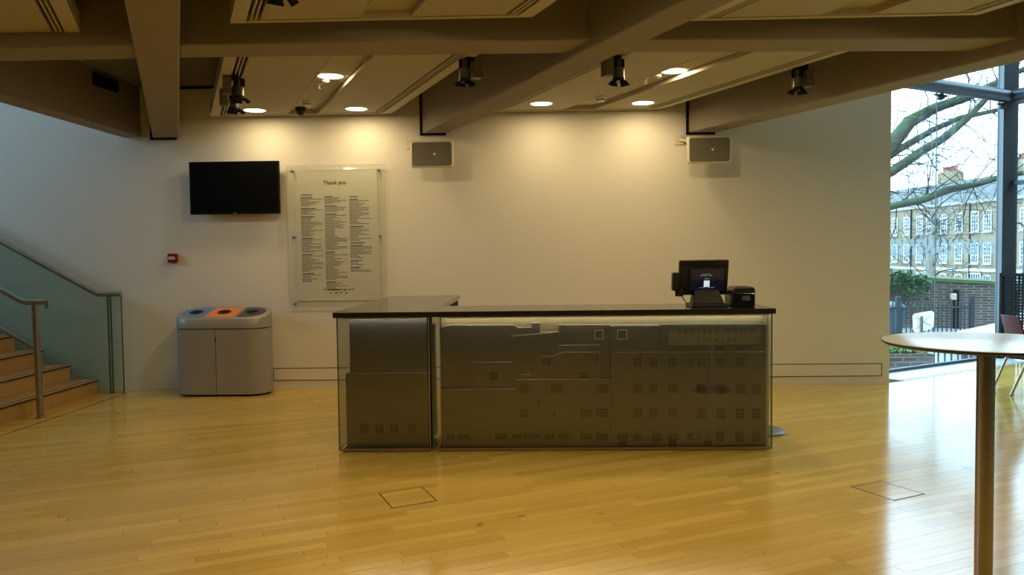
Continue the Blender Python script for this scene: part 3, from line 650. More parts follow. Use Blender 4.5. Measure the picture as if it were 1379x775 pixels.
nb = thing('notice_board', 'framed thank-you list of names behind clear glass on the wall', 'notice', (-2.22, 8.88, 0.92))
b = MB(); b.box(-2.690, -1.765, WY-0.012, WY-0.002, 0.995, 2.462); b.build('printed_sheet', mat('notice_paper', (0.80, 0.775, 0.71), 0.6, var=0.02), nb)
b = MB(); b.pane(Vector((-2.775, 8.868, 0)), Vector((1, 0, 0)), 1.10, 0.925, 2.512, 0.010); b.build('glass_sheet', [glass('notice_glass', (0.975, 0.985, 0.975), 1.45), mat('notice_glass_edge', (0.30, 0.36, 0.30), 0.2)], nb)
for x in (-2.715, -1.742):
    for zz in (2.452, 1.715, 0.965):
        b = MB(); b.tube([(x, 8.852, zz), (x, WY-0.001, zz)], 0.010, 12); b.build('standoff', M_tube, nb, smooth=True)
text_part('heading', 'Thank you', 0.060, M_ink, nb, (-2.245, WY-0.0135, 2.318), (PI/2, 0, 0), bold=0.02)
b = MB(); rn = random.Random(11)
yy = WY-0.0128
def lines(x0, z_top, spec):
    z = z_top
    for n_, head in spec:
        if head:
            b.box(x0, x0+rn.uniform(0.09, 0.17), yy-0.0006, yy+0.0005, z-0.0085, z, 0); z -= 0.0165
        for i in range(n_):
            x = x0; end = x0+rn.choice((0.09, 0.11, 0.13, 0.15, 0.18, 0.22, 0.245))
            while x < end:
                wl_ = rn.uniform(0.018, 0.05); b.box(x, min(x+wl_, end), yy-0.0006, yy+0.0005, z-0.0062, z, 1); x += wl_+0.005
            z -= 0.0152
        z -= 0.014
lines(-2.633, 2.190, ((0, True), (6, True), (4, True), (14, True), (10, True), (12, True), (6, True)))
lines(-2.365, 2.170, ((5, True), (4, True), (26, True), (20, True), (6, True)))
lines(-2.085, 2.165, ((0, True), (18, True), (10, True), (0, True), (9, True), (3, True), (3, True)))
for i in range(8): b.box(-2.40+i*0.047, -2.40+i*0.047+rn.uniform(0.02, 0.04), yy-0.0006, yy+0.0005, 1.118-rn.uniform(0, 0.012), 1.126, rn.choice((0, 1)))
for i in range(4): b.box(-2.33+i*0.06, -2.33+i*0.06+rn.uniform(0.02, 0.05), yy-0.0006, yy+0.0005, 1.078, 1.090, 1)
b.build('name_columns', [M_ink, M_ink2], nb, kind='stuff')

def speaker(x, label, side):
    s = thing('wall_speaker', label, 'speaker', (x, 8.62, 2.44))
    w2, h2 = 0.235, 0.145; zc = 2.585
    def rr(wx, hz, y, tiltz=0.0):
        P = []
        for (sx, sz) in ((1, -1), (1, 1), (-1, 1), (-1, -1)):
            for i in range(4):
                a = {(1, -1): -PI/2, (1, 1): 0, (-1, 1): PI/2, (-1, -1): PI}[(sx, sz)]+PI/2*i/3
                P.append((x+sx*(wx-0.025)+0.025*math.cos(a), y, zc+sz*(hz-0.025)+0.025*math.sin(a)+tiltz))
        return P
    b = MB(); b.loft([rr(w2*0.94, h2*0.95, 8.61), rr(w2, h2, 8.65), rr(w2*0.86, h2*0.9, 8.74), rr(w2*0.62, h2*0.75, 8.80)]); b.build('cabinet', M_beige, s, smooth=True)
    b = MB(); b.loft([rr(w2*0.90, h2*0.86, 8.604), rr(w2*0.92, h2*0.89, 8.615)]); g = b.build('grille', M_grille, s)
    b = MB(); b.box(x-0.012+0.03, x+0.012+0.03, 8.601, 8.605, zc-0.012, zc+0.012); b.build('badge', M_white, g, bevel=0.002)
    b = MB(); b.box(x+side*0.27-0.05, x+side*0.27+0.05, WY-0.014, WY, 2.68, 2.78); b.build('wall_plate', M_beige, s, bevel=0.004)
    b = MB(); b.tube([(x+side*0.27, WY-0.01, 2.73), (x+side*0.22, 8.84, 2.72), (x+side*0.10, 8.79, 2.64)], 0.016, 8); b.build('bracket_arm', M_beige, s, smooth=True)
    b = MB(); b.tube([(x-side*0.12, 8.80, 2.70), (x-side*0.22, 8.84, 2.75), (x-side*0.28, 8.86, 2.72), (x-side*0.27, 8.88, 2.66), (x-side*0.18, 8.84, 2.66)] if side < 0 else [(x-0.05, 8.8, 2.7), (x-0.05, 8.88, 2.76)], 0.005, 6); b.build('cable', M_beige, s)
    return s
speaker(-1.112, 'beige wall speaker near the notice under the middle beam', -1)
speaker(1.862, 'beige wall speaker under the right beam above the till', -1)

fc = thing('fire_call_point', 'red fire alarm call point on the wall left of the bin', 'fire alarm', (-4.10, WY, 1.50))
b = MB(); b.box(-4.152, -4.048, WY-0.05, WY, 1.446, 1.548); b.build('housing', mat('alarm_red', (0.20, 0.010, 0.012), 0.35), fc, bevel=0.005)
b = MB(); b.box(-4.138, -4.068, WY-0.053, WY-0.049, 1.482, 1.514); lb = b.build('label_plate', M_white, fc)
b = MB(); b.lathe((0, 0, 0), [(0.008, 0), (0.008, 0.001)], 12); 
o = b.build('dot', M_ink, lb, world=False); o.location = Vector((-4.103, WY-0.0532, 1.498))-Vector(fc.location); o.rotation_euler = (PI/2, 0, 0)
b = MB(); b.box(-4.125, -4.113, WY-0.0536, WY-0.053, 1.496, 1.500); b.box(-4.093, -4.081, WY-0.0536, WY-0.053, 1.496, 1.500); b.build('arrow_mark', M_ink, lb)

# ================================================================== LIGHTS + CEILING DEVICES
LENS = mat('downlight_lens', (0.9, 0.85, 0.75), 0.5, emit=(1.0, 0.86, 0.62), estr=7.0)
def downlight(x, y, z, label, power=LAMP_W):
    d = thing('downlight', label, 'downlight', (x, y, z), group='round recessed downlights')
    b = MB(); b.loft([[(x+r*math.cos(2*PI*j/32), y+r*math.sin(2*PI*j/32), zz) for j in range(32)] for r, zz in ((0.128, z+0.002), (0.126, z-0.006), (0.112, z-0.007), (0.110, z+0.002))], cap=False); b.build('trim_ring', M_white, d, smooth=True)
    b = MB(); b.lathe((x, y, z-0.004), [(0.110, 0), (0.110, 0.003)], 32); b.build('lens', LENS, d)
    l = bpy.data.lights.new('downlight_lamp', 'AREA'); l.shape = 'DISK'; l.size = 0.20; l.energy = power; l.color = LAMP_COL; l.spread = PI
    lo = bpy.data.objects.new('downlight_lamp', l); COL.objects.link(lo); lo.parent = d; lo.location = (0, 0, -0.012)
    return d
W_REC, W_FORE = 19.0, 15.0
downlight(-1.818, 7.14, PZ2+0.05, 'lit downlight in the recessed strip of the left rear ceiling panel', W_REC)
downlight(-2.983, 8.483, PZ2+0.006, 'lit downlight above the television')
downlight(-1.895, 8.502, PZ2+0.006, 'lit downlight above the thank-you notice')
downlight(0.072, 8.396, PZ2+0.006, 'lit downlight by the wall just right of the middle beam')
downlight(1.137, 8.456, PZ2+0.006, 'lit downlight by the wall left of the right speaker')
downlight(1.244, 7.194, PZ2+0.05, 'lit downlight in the recessed strip of the right rear ceiling panel', W_REC)
for xo, yo, zo, lb in ((-1.95+0.99+K*(5.13-4.15), 4.15, PZ+0.05, 'recessed strip of the top centre foreground ceiling panel'), (0.99+0.99+K*(5.29-4.15), 4.15, PZ+0.05, 'recessed strip of the top right foreground ceiling panel'),
                       (-1.95+0.45+K*(5.13-2.9), 2.9, PZ+0.006, 'left board of the top centre foreground ceiling panel'), (-1.95+1.45+K*(5.13-2.9), 2.9, PZ+0.006, 'right board of the top centre foreground ceiling panel'),
                       (0.99+1.45+K*(5.29-2.9), 2.9, PZ+0.006, 'right board of the top right foreground ceiling panel')):
    downlight(xo, yo, zo, 'lit downlight in the '+lb, W_FORE)
downlight(-4.30+0.55+K*(5.34-4.1), 4.1, PZ+0.006, 'added downlight above the frame in the top left ceiling panel, brightens the floor', W_FORE*0.6)  # extra unseen lamp, added to brighten the left of the floor

def spotlight(x, y, label, rz, side, tiltx=0.0, z=PZ2):
    s = thing('track_spotlight', label, 'spotlight', (x, y, z), rz, 'track spotlights')
    def B(mb, name, m, sm=False, bev=0.0, parent=s): return mb.build(name, m, parent, smooth=sm, world=False, bevel=bev)
    b = MB(); b.box(-0.03, 0.03, -0.06, 0.06, -0.02, 0.03); B(b, 'track_adapter', M_black)
    b = MB(); b.box(side*0.065-0.035, side*0.065+0.035, -0.05, 0.05, -0.155, -0.01); B(b, 'gear_box', mat('spot_grey', (0.16, 0.15, 0.13), 0.45), bev=0.004)
    c = (-side*0.035, 0.0)
    b = MB()
    b.lathe((c[0], c[1], 0), [(0.046, -0.165), (0.046, -0.085), (0.034, -0.08), (0.034, -0.02)], 20); barrel = B(b, 'barrel', mat('spot_barrel', (0.26, 0.25, 0.23), 0.3, metal=0.8), True)
    b = MB()
    for j in range(10):
        a = 2*PI*j/10; q = Vector((math.cos(a), math.sin(a), 0)); n_ = Vector((-q.y, q.x, 0))*0.003
        P = [Vector((c[0], c[1], 0))+q*0.03+n_, Vector((c[0], c[1], 0))+q*0.047+n_, Vector((c[0], c[1], 0))+q*0.047-n_, Vector((c[0], c[1], 0))+q*0.03-n_]
        b.loft([[(p.x, p.y, -0.082) for p in P], [(p.x, p.y, -0.015) for p in P]])
    B(b, 'cooling_fins', M_black, parent=barrel)
    b = MB(); b.lathe((c[0], c[1], 0), [(0.05, -0.19), (0.052, -0.165), (0.04, -0.16)], 20); B(b, 'front_ring', M_blackpl, True)
    for j, sp in ((0, 0.9), (1, 0.35), (2, 0.9), (3, 0.35)):
        a = PI/2*j+0.3; q = Vector((math.cos(a), math.sin(a), 0)); n_ = Vector((-q.y, q.x, 0)); o0 = Vector((c[0], c[1], -0.185))
        p0 = o0+q*0.05; p1 = p0+q*0.035*sp+Vector((0, 0, -0.03)); e = Vector((0, 0, 0.002))
        b = MB(); b.loft([[p0-n_*0.036, p0+n_*0.036, p1+n_*0.048, p1-n_*0.048], [p0-n_*0.036+e, p0+n_*0.036+e, p1+n_*0.048+e, p1-n_*0.048+e]]); B(b, 'barn_door', M_black)
    return s
spotlight(-2.590, 6.89, 'black track spotlight on the left rear panel, nearer one of the pair', 0.4, -1)
spotlight(-2.829, 7.415, 'black track spotlight on the left rear panel, one closer to the wall', 0.4, -1)
spotlight(-0.52, 6.41, 'grey track spotlight hanging left of the middle beam', 0.4, 1)
spotlight(0.645, 6.47, 'black track spotlight hanging just right of the middle beam', 0.4, -1)
spotlight(2.288, 6.99, 'track spotlight hanging before the right beam near the glass wall', 0.4, 1)
spotlight(-1.31, 4.03, 'track spotlight cut off by the top edge left of centre', 0.4, -1, z=PZ)
spotlight(1.67, 4.08, 'track spotlight cut off by the top edge at the right', 0.4, -1, z=PZ)

def detector(x, y, z, label):
    s = thing('smoke_detector', label, 'smoke detector', (x, y, z))
    b = MB(); b.lathe((x, y, z), [(0.058, 0), (0.058, -0.018), (0.05, -0.022)][::-1], 24); b.build('base', M_white, s, smooth=True)
    b = MB(); b.lathe((x, y, z), [(0.028, -0.058), (0.045, -0.052), (0.046, -0.022)], 24); b.build('sensor_head', M_white, s, smooth=True)
    b = MB(); b.lathe((x, y, z), [(0.047, -0.036), (0.047, -0.031)], 24); b.build('vent_ring', M_ink2, s)
detector(-2.353, 8.268, PZ2+0.05, 'white smoke detector beside the black dome camera')
detector(0.684, 8.315, PZ2+0.05, 'white smoke detector on the right rear ceiling panel')
dc = thing('dome_camera', 'small black dome camera on the ceiling above the notice', 'camera', (-2.53, 8.62, PZ2+0.05))
b = MB(); b.lathe((-2.53, 8.62, PZ2+0.05), [(0.055, -0.045), (0.058, 0.0)], 24); b.build('base', M_blackpl, dc, smooth=True)
b = MB(); b.lathe((-2.53, 8.62, PZ2+0.05), [(0.008, -0.092), (0.028, -0.085), (0.043, -0.066), (0.048, -0.045)], 24); b.build('dome', M_blackgl, dc, smooth=True)
def sprinkler(x, y, z, label):
    s = thing('sprinkler_head', label, 'sprinkler', (x, y, z))
    b = MB(); b.lathe((x, y, z), [(0.012, -0.035), (0.012, -0.006), (0.03, -0.004), (0.03, 0)], 16); b.build('body', M_alu, s, smooth=True)
    b = MB(); b.lathe((x, y, z), [(0.02, -0.052), (0.022, -0.047)], 16); b.tube([(x, y, z-0.05), (x, y, z-0.03)], 0.005, 6); b.build('deflector', M_alu, s)
sprinkler(-2.0, 7.434, PZ2+0.05, 'small chrome sprinkler head below the left rear recessed downlight')
sprinkler(1.027, 7.475, PZ2+0.05, 'small chrome sprinkler head below the right rear recessed downlight')
def sensor(x, y, z, label):
    s = thing('ceiling_sensor', label, 'sensor', (x, y, z))
    b = MB(); b.lathe((x, y, z), [(0.024, -0.03), (0.03, -0.028), (0.032, -0.004), (0.036, 0)], 20); b.build('collar', M_white, s, smooth=True)
    b = MB(); b.lathe((x, y, z), [(0.008, -0.042), (0.018, -0.037), (0.022, -0.03)], 16); b.build('lens', M_alu, s, smooth=True)
sensor(-1.894, 7.263, PZ2+0.05, 'white cylindrical sensor just below the left recessed downlight')
sensor(1.118, 7.31, PZ2+0.05, 'white cylindrical sensor just below the right recessed downlight')

# ================================================================== FLOOR HATCHES
def hatch(pts, label):
    h = thing('floor_hatch', label, 'floor hatch', (sum(p[0] for p in pts)/4, sum(p[1] for p in pts)/4, 0))
    c = Vector((h.location.x, h.location.y))
    b = MB()
    for i in range(4):
        a = Vector(pts[i]); e = Vector(pts[(i+1) % 4]); ai = a+(c-a).normalized()*0.011; ei = e+(c-e).normalized()*0.011
        b.prism([tuple(a), tuple(e), tuple(ei), tuple(ai)], -0.002, 0.0012)
    b.build('frame', M_gap, h)
    I = [tuple(Vector(p)+(c-Vector(p)).normalized()*0.0115) for p in pts]
    for k in range(4):
        f0, f1 = k/4, (k+1)/4-0.004
        L = lambda a, b_, f: (a[0]+(b_[0]-a[0])*f, a[1]+(b_[1]-a[1])*f)
        b = MB(); b.prism([L(I[0], I[3], f0), L(I[1], I[2], f0), L(I[1], I[2], f1), L(I[0], I[3], f1)], -0.002, 0.0009); b.build('lid_board', M_wood, h)
hatch([(-1.009, 4.934), (-0.754, 5.075), (-0.618, 4.779), (-0.870, 4.636)], 'square floor hatch in front of the desk')
hatch([(1.975, 5.045), (2.215, 5.173), (2.361, 4.885), (2.116, 4.756)], 'square floor hatch at the right, half in the window reflection')

# ================================================================== POSEUR TABLE + CHAIR
TX, TY, TR = 1.868, 3.36, 0.398
tb = thing('poseur_table', 'tall round white table with steel column in the foreground', 'table', (TX, TY, 0))
b = MB(); b.lathe((TX, TY, 0), [(TR-0.012, 1.095), (TR, 1.104), (TR, 1.1085)], 96); b.build('table_edge', M_blackpl, tb, smooth=True)
b = MB(); b.lathe((TX, TY, 0), [(TR-0.001, 1.1086), (TR-0.001, 1.111), (TR-0.004, 1.112)], 96); b.build('table_top', mat('white_laminate', (0.60, 0.60, 0.59), 0.22, var=0.02), tb, smooth=True)
b = MB(); b.lathe((TX, TY, 0), [(0.035, 0.03), (0.035, 1.06)], 28); b.build('column', M_tube, tb, smooth=True)
b = MB(); b.lathe((TX, TY, 0), [(0.037, 1.06), (0.042, 1.065), (0.042, 1.0945)], 28); b.build('collar', M_tube, tb, smooth=True)
b = MB(); b.lathe((TX, TY, 0), [(0.215, 0.0), (0.215, 0.012), (0.19, 0.026), (0.045, 0.034)], 56); b.build('base', M_tube, tb, smooth=True)

ch = thing('chair', 'dark red chair with steel legs by the glass wall', 'chair', (5.10, 8.38, 0))
RED = mat('chair_red', (0.11, 0.02, 0.025), 0.45)
def arc(x0, bulge, y0, y1, z, th, n=8):
    return [(x0+bulge*(1-(2*i/n-1)**2), y0+(y1-y0)*i/n, z) for i in range(n+1)]+[(x0+th+bulge*(1-(2*i/n-1)**2), y0+(y1-y0)*i/n, z) for i in range(n, -1, -1)]
b = MB(); b.loft([arc(5.00, -0.02, 8.25, 8.58, 0.47, 0.018), arc(4.965, -0.02, 8.26, 8.60, 0.62, 0.018), arc(4.92, -0.015, 8.28, 8.59, 0.785, 0.016), arc(4.918, -0.015, 8.29, 8.58, 0.795, 0.012)]); b.build('backrest', RED, ch, smooth=True)
b = MB(); b.loft([[(5.00, 8.19, 0.435), (5.42, 8.17, 0.435), (5.42, 8.60, 0.435), (5.00, 8.58, 0.435)], [(5.00, 8.19, 0.46), (5.43, 8.17, 0.465), (5.43, 8.60, 0.465), (5.00, 8.58, 0.46)]]); b.build('seat', RED, ch, bevel=0.01)
for p in (((4.86, 8.60, 0), (5.02, 8.56, 0.45)), ((4.78, 8.15, 0), (5.02, 8.21, 0.45)), ((5.48, 8.62, 0), (5.38, 8.57, 0.45)), ((5.48, 8.14, 0), (5.38, 8.20, 0.45))):
    b = MB(); b.tube(p, 0.013, 12); b.build('leg', M_tube, ch, smooth=True)

# ================================================================== OUTSIDE
GZ = -0.80
M_pave = mat('pale_paving', (0.24, 0.245, 0.24), 0.8, var=0.12, scale=0.8)
b = MB(); b.prism([(3.95, 9.75), (6.75, 11.5), (14.5, -6), (40, -6), (40, 23.4), (-5, 23.4), (-5, 9.75)], GZ-0.2, GZ)
struct(b.build('ground', M_pave), 'pale paved yard outside the glass', 'ground')
b = MB(); b.prism([(-10, 23.9), (120, 23.9), (120, 140), (-10, 140)], -3.8, -3.6); struct(b.build('road', mat('road_grey', (0.10, 0.10, 0.10), 0.8)), 'grey street beyond the boundary wall', 'road')
def brick(name, c1, c2, mortar, scale):
    m = bpy.data.materials.new(name); m.use_nodes = True; N, L = nodes_of(m); bs = N['Principled BSDF']; bs.inputs['Roughness'].default_value = 0.85
    tc = N.new('ShaderNodeTexCoord'); sx = N.new('ShaderNodeSeparateXYZ'); L.new(tc.outputs['Object'], sx.inputs[0])
    ad = N.new('ShaderNodeMath'); L.new(sx.outputs[0], ad.inputs[0]); L.new(sx.outputs[1], ad.inputs[1])
    cb = N.new('ShaderNodeCombineXYZ'); L.new(ad.outputs[0], cb.inputs[0]); L.new(sx.outputs[2], cb.inputs[1])
    bt = N.new('ShaderNodeTexBrick'); bt.inputs['Color1'].default_value = (*c1, 1); bt.inputs['Color2'].default_value = (*c2, 1); bt.inputs['Mortar'].default_value = (*mortar, 1)
    bt.inputs['Scale'].default_value = scale; bt.inputs['Mortar Size'].default_value = 0.03; bt.inputs['Brick Width'].default_value = 0.5; bt.inputs['Row Height'].default_value = 0.17
    L.new(cb.outputs[0], bt.inputs[0])
    nz = N.new('ShaderNodeTexNoise'); nz.inputs['Scale'].default_value = 0.7; nz.inputs['Detail'].default_value = 5; L.new(tc.outputs['Object'], nz.inputs[0])
    rr = N.new('ShaderNodeMapRange'); rr.inputs[3].default_value = 0.65; rr.inputs[4].default_value = 1.3; L.new(nz.outputs[0], rr.inputs[0])
    mx = N.new('ShaderNodeMix'); mx.data_type = 'RGBA'; mx.blend_type = 'MULTIPLY'; mx.inputs[0].default_value = 1.0; L.new(bt.outputs[0], mx.inputs[6]); L.new(rr.outputs[0], mx.inputs[7]); L.new(mx.outputs[2], bs.inputs['Base Color'])
    return m
M_bw = brick('dark_brick', (0.06, 0.043, 0.034), (0.09, 0.065, 0.05), (0.16, 0.145, 0.125), 2.2)
M_stock = brick('stock_brick', (0.22, 0.165, 0.095), (0.28, 0.21, 0.12), (0.22, 0.19, 0.14), 2.2)
M_moss = mat('moss_green', (0.07, 0.10, 0.035), 0.9, var=0.5, scale=4)
M_leaf = mat('leaf_green', (0.055, 0.13, 0.05), 0.7, var=0.5, scale=2)
# boundary wall
bw = thing('brick_wall', 'dark brick boundary wall with mossy coping across the yard', 'wall', (12, 23.5, GZ))
pw = [(6.0, 25.2), (11.2, 23.5), (16.5, 21.6), (30, 18.0)]; tops = [1.05, 0.58, 0.22, 0.0]
b = MB(); b.loft([[(x, y, GZ), (x, y, t_), (x+0.1, y+0.35, t_), (x+0.1, y+0.35, -3.6)] for (x, y), t_ in zip(pw, tops)]); b.build('wall_body', M_bw, bw)
b = MB(); b.loft([[(x, y-0.06, t_), (x, y-0.06, t_+0.09), (x+0.1, y+0.4, t_+0.13), (x+0.1, y+0.4, t_)] for (x, y), t_ in zip(pw, tops)]); b.build('mossy_coping', M_moss, bw)
for x, y in ((12.0, 23.1), (13.35, 22.62)):
    b = MB(); b.box(x-0.05, x+0.05, y-0.03, y+0.1, GZ, 0.32); b.build('drain_pipe', M_black, bw)
for x, y, zz in ((11.9, 23.15, 0.12), (14.45, 22.25, 0.0)):
    b = MB(); b.box(x-0.07, x+0.07, y-0.12, y+0.02, zz-0.09, zz+0.09); b.build('bulkhead_lamp', mat('lamp_cream', (0.5, 0.46, 0.33), 0.5), bw, bevel=0.02)
# ivy hanging over the wall at the left
iv = thing('ivy', 'green leafy ivy hanging over the brick wall', 'ivy', (9.6, 23.6, GZ))
def leaf_cloud(n_, fn, size, seed):
    r = random.Random(seed); b = MB()
    for i in range(n_):
        p = fn(r); d = Vector((r.uniform(-1, 1), r.uniform(-1, 1), r.uniform(-0.6, 1))).normalized(); e = d.cross(Vector((r.uniform(-1, 1), r.uniform(-1, 1), 1))).normalized(); s_ = size*r.uniform(0.6, 1.3)
        b.face([p-d*s_, p+e*s_*0.6, p+d*s_, p-e*s_*0.6])
    return b
leaf_cloud(1600, lambda r: Vector((lambda x: (x, 25.2-(x-6)*0.327-0.42+r.uniform(-0.2, 0.2), 0.95-abs(r.gauss(0, 0.38))-0.25*max(0, x-10.2)))(r.uniform(7.8, 11.2))), 0.075, 5).build('leaves', M_leaf, iv, kind='stuff', recalc=False)
b = MB(); rv = random.Random(9)
for i in range(14): x = rv.uniform(8.6, 10.9); b.tube([(x, 25.2-(x-6)*0.327-0.26, GZ), (x+rv.uniform(-.2, .2), 25.2-(x-6)*0.327-0.28, 0.0), (x+rv.uniform(-.3, .3), 25.2-(x-6)*0.327-0.26, 0.8)], 0.015, 5)
b.build('stems', mat('ivy_stem', (0.12, 0.09, 0.06), 0.8), iv)
# railing before the wall
M_rail = mat('railing_black', (0.02, 0.025, 0.03), 0.5)
fn_ = thing('iron_railing', 'tall dark iron railings before the ivy and the brick wall', 'railing', (9.3, 20.0, GZ))
b = MB()
for zz in (0.02, -0.62): b.box(7.9, 10.75, 19.98, 20.02, zz, zz+0.04)
b.build('rail', M_rail, fn_)
bar = MB(); bar.box(-0.011, 0.011, -0.011, 0.011, 0.0, 0.94); bar.loft([[(-0.02, -0.02, 0.94), (0.02, -0.02, 0.94), (0.02, 0.02, 0.94), (-0.02, 0.02, 0.94)], [(-0.002, -0.002, 1.02), (0.002, -0.002, 1.02), (0.002, 0.002, 1.02), (-0.002, 0.002, 1.02)]])
bo = bar.build('bar', M_rail, fn_, world=False); bo.location = (7.95-9.3, 0, 0)
for i in range(1, 26): inst('bar', bo.data, fn_, (7.95+i*0.11-9.3, 0, 0))
for x in (8.95, 10.75):
    b = MB(); b.box(x-0.05, x+0.05, 19.95, 20.05, GZ, 0.32); b.build('post', M_rail, fn_)
# blue-grey bin behind the railing
b0 = thing('wheelie_bin', 'dark blue bin behind the railings at the left of the glass wall', 'bin', (8.9, 21.2, GZ))
b = MB(); b.loft([[(8.5, 21.0, GZ+0.05), (9.5, 21.0, GZ+0.05), (9.5, 21.6, GZ+0.05), (8.5, 21.6, GZ+0.05)], [(8.4, 20.95, -0.05), (9.6, 20.95, -0.05), (9.6, 21.7, -0.05), (8.4, 21.7, -0.05)]]); b.build('body', mat('bin_blue', (0.05, 0.09, 0.13), 0.5), b0, bevel=0.03)
b = MB(); b.loft([[(8.35, 20.9, -0.05), (9.65, 20.9, -0.05), (9.65, 21.75, -0.05), (8.35, 21.75, -0.05)], [(8.45, 21.0, 0.06), (9.55, 21.0, 0.06), (9.55, 21.7, 0.10), (8.45, 21.7, 0.10)]]); b.build('lid', mat('bin_blue', (0.05, 0.09, 0.13), 0.5), b0, bevel=0.02)
for x in (8.6, 9.4):
    b = MB(); b.tube([(x-0.04, 21.05, GZ+0.07), (x+0.04, 21.05, GZ+0.07)], 0.07, 12); b.build('wheel', M_black, b0)
# tilted white board on a post
wb = thing('white_board', 'tilted white rectangular board on a brown post in the yard', 'sign', (8.55, 18.0, GZ))
b = MB(); b.prism_y([(8.41, -0.33), (8.39, 0.0), (8.44, 0.05), (8.80, 0.11), (8.85, 0.07), (8.84, -0.24), (8.79, -0.29), (8.46, -0.38)], 17.98, 18.03); b.build('panel', mat('board_white', (0.75, 0.78, 0.78), 0.5), wb, bevel=0.01)
b = MB()
for a, c in (((8.45, -0.28), (8.78, 0.04)), ((8.45, -0.02), (8.78, -0.22))): b.tube([(a[0], 17.97, a[1]), (c[0], 17.97, c[1])], 0.008, 6)
b.build('brace', mat('board_brace', (0.35, 0.36, 0.36), 0.5), wb)
b = MB(); b.box(8.53, 8.57, 17.90, 17.95, GZ, 0.0); b.build('post', mat('post_brown', (0.12, 0.07, 0.05), 0.7), wb)
b = MB(); b.box(8.40, 8.44, 18.03, 18.07, GZ, -0.30); b.build('post', mat('post_brown', (0.12, 0.07, 0.05), 0.7), wb)
# fallen leaves
lv = leaf_cloud(500, lambda r: Vector((r.uniform(8.5, 14), r.gauss(18.9, 0.3), GZ+0.02)), 0.05, 8).build('fallen_leaves', mat('dry_leaf', (0.30, 0.15, 0.06), 0.8, var=0.4, scale=3), None, kind='stuff', recalc=False)
lv['label'] = 'brown fallen leaves along the foot of the wall'; lv['category'] = 'leaves'
# low planter wall + railing near the glass
pl_ = thing('planter_wall', 'low dark brick planter with a grassy top just outside the glass', 'planter', (5.0, 12.5, GZ))
b = MB(); b.box(2.0, 6.16, 12.5, 12.75, GZ, -0.14); b.build('brick_face', M_bw, pl_)
b = MB(); b.box(2.0, 6.16, 12.75, 13.6, GZ, -0.16); b.build('soil', mat('soil', (0.06, 0.045, 0.03), 0.9), pl_)
leaf_cloud(2200, lambda r: Vector((r.uniform(4.5, 6.12), r.uniform(12.6, 13.5), -0.15+r.uniform(0, 0.06))), 0.04, 21).build('grass', mat('grass_green', (0.10, 0.17, 0.05), 0.8, var=0.4), pl_, kind='stuff', recalc=False)
r2 = thing('ramp_railing', 'low dark railing running on from the brick planter outside', 'railing', (6.2, 12.5, GZ))
b = MB(); b.box(6.18, 9.2, 12.48, 12.53, 0.06, 0.10); b.box(6.18, 9.2, 12.49, 12.52, -0.33, -0.30); b.build('rail', M_rail, r2)
bar = MB(); bar.box(-0.01, 0.01, -0.01, 0.01, 0.48, 0.88); bo = bar.build('bar', M_rail, r2, world=False); bo.location = (0.02, 0, 0)
for i in range(1, 30): inst('bar', bo.data, r2, (0.02+i*0.1, 0, 0))
for x in (6.62, 8.0, 9.2):
    b = MB(); b.box(x-0.03, x+0.03, 12.46, 12.54, GZ, 0.1); b.build('post', M_rail, r2)
# white car
cr = thing('car', 'white parked car partly hidden behind the corner post', 'car', (10.6, 16.2, GZ))
M_car = mat('car_white', (0.78, 0.80, 0.82), 0.25, coat=0.5); M_carg = mat('car_glass', (0.03, 0.04, 0.05), 0.08)
prof = [(8.45, -0.55), (8.42, -0.36), (8.50, -0.27), (9.30, -0.10), (9.55, -0.06), (12.1, 0.0), (12.55, -0.12), (12.62, -0.50)]
b = MB(); b.loft([[(x, 15.45, z_-0.04) for x, z_ in prof], [(x, 15.55, z_) for x, z_ in prof], [(x, 17.05, z_) for x, z_ in prof], [(x, 17.15, z_-0.04) for x, z_ in prof]]); body = b.build('body', M_car, cr, smooth=True)
cab = [(9.45, -0.07), (10.25, 0.50), (11.5, 0.54), (12.05, 0.0)]
b = MB(); b.loft([[(x, 15.52, z_) for x, z_ in cab[:1]+[(10.25, 0.2), (11.5, 0.2)]+cab[3:]], [(x, 15.68, z_) for x, z_ in cab], [(x, 16.92, z_) for x, z_ in cab], [(x, 17.08, z_) for x, z_ in cab[:1]+[(10.25, 0.2), (11.5, 0.2)]+cab[3:]]]); b.build('cabin', M_carg, cr, smooth=True)
b = MB(); b.box(10.3, 11.48, 15.7, 16.9, 0.515, 0.55); b.build('roof', M_car, cr, bevel=0.012)
for x in (9.15, 11.8):
    for y in (15.42, 17.0):
        b = MB(); b.tube([(x, y, GZ+0.31), (x, y+0.18, GZ+0.31)], 0.31, 24, 0); b.tube([(x, y-0.005, GZ+0.31), (x, y+0.02, GZ+0.31)], 0.19, 16, 1); b.build('wheel', [M_black, M_alu], cr)
b = MB(); b.box(8.42, 8.50, 15.55, 15.85, -0.42, -0.31); b.build('headlight', M_alu, cr, bevel=0.02)
cr.location += Vector((0.50, 0.2, 0)); 

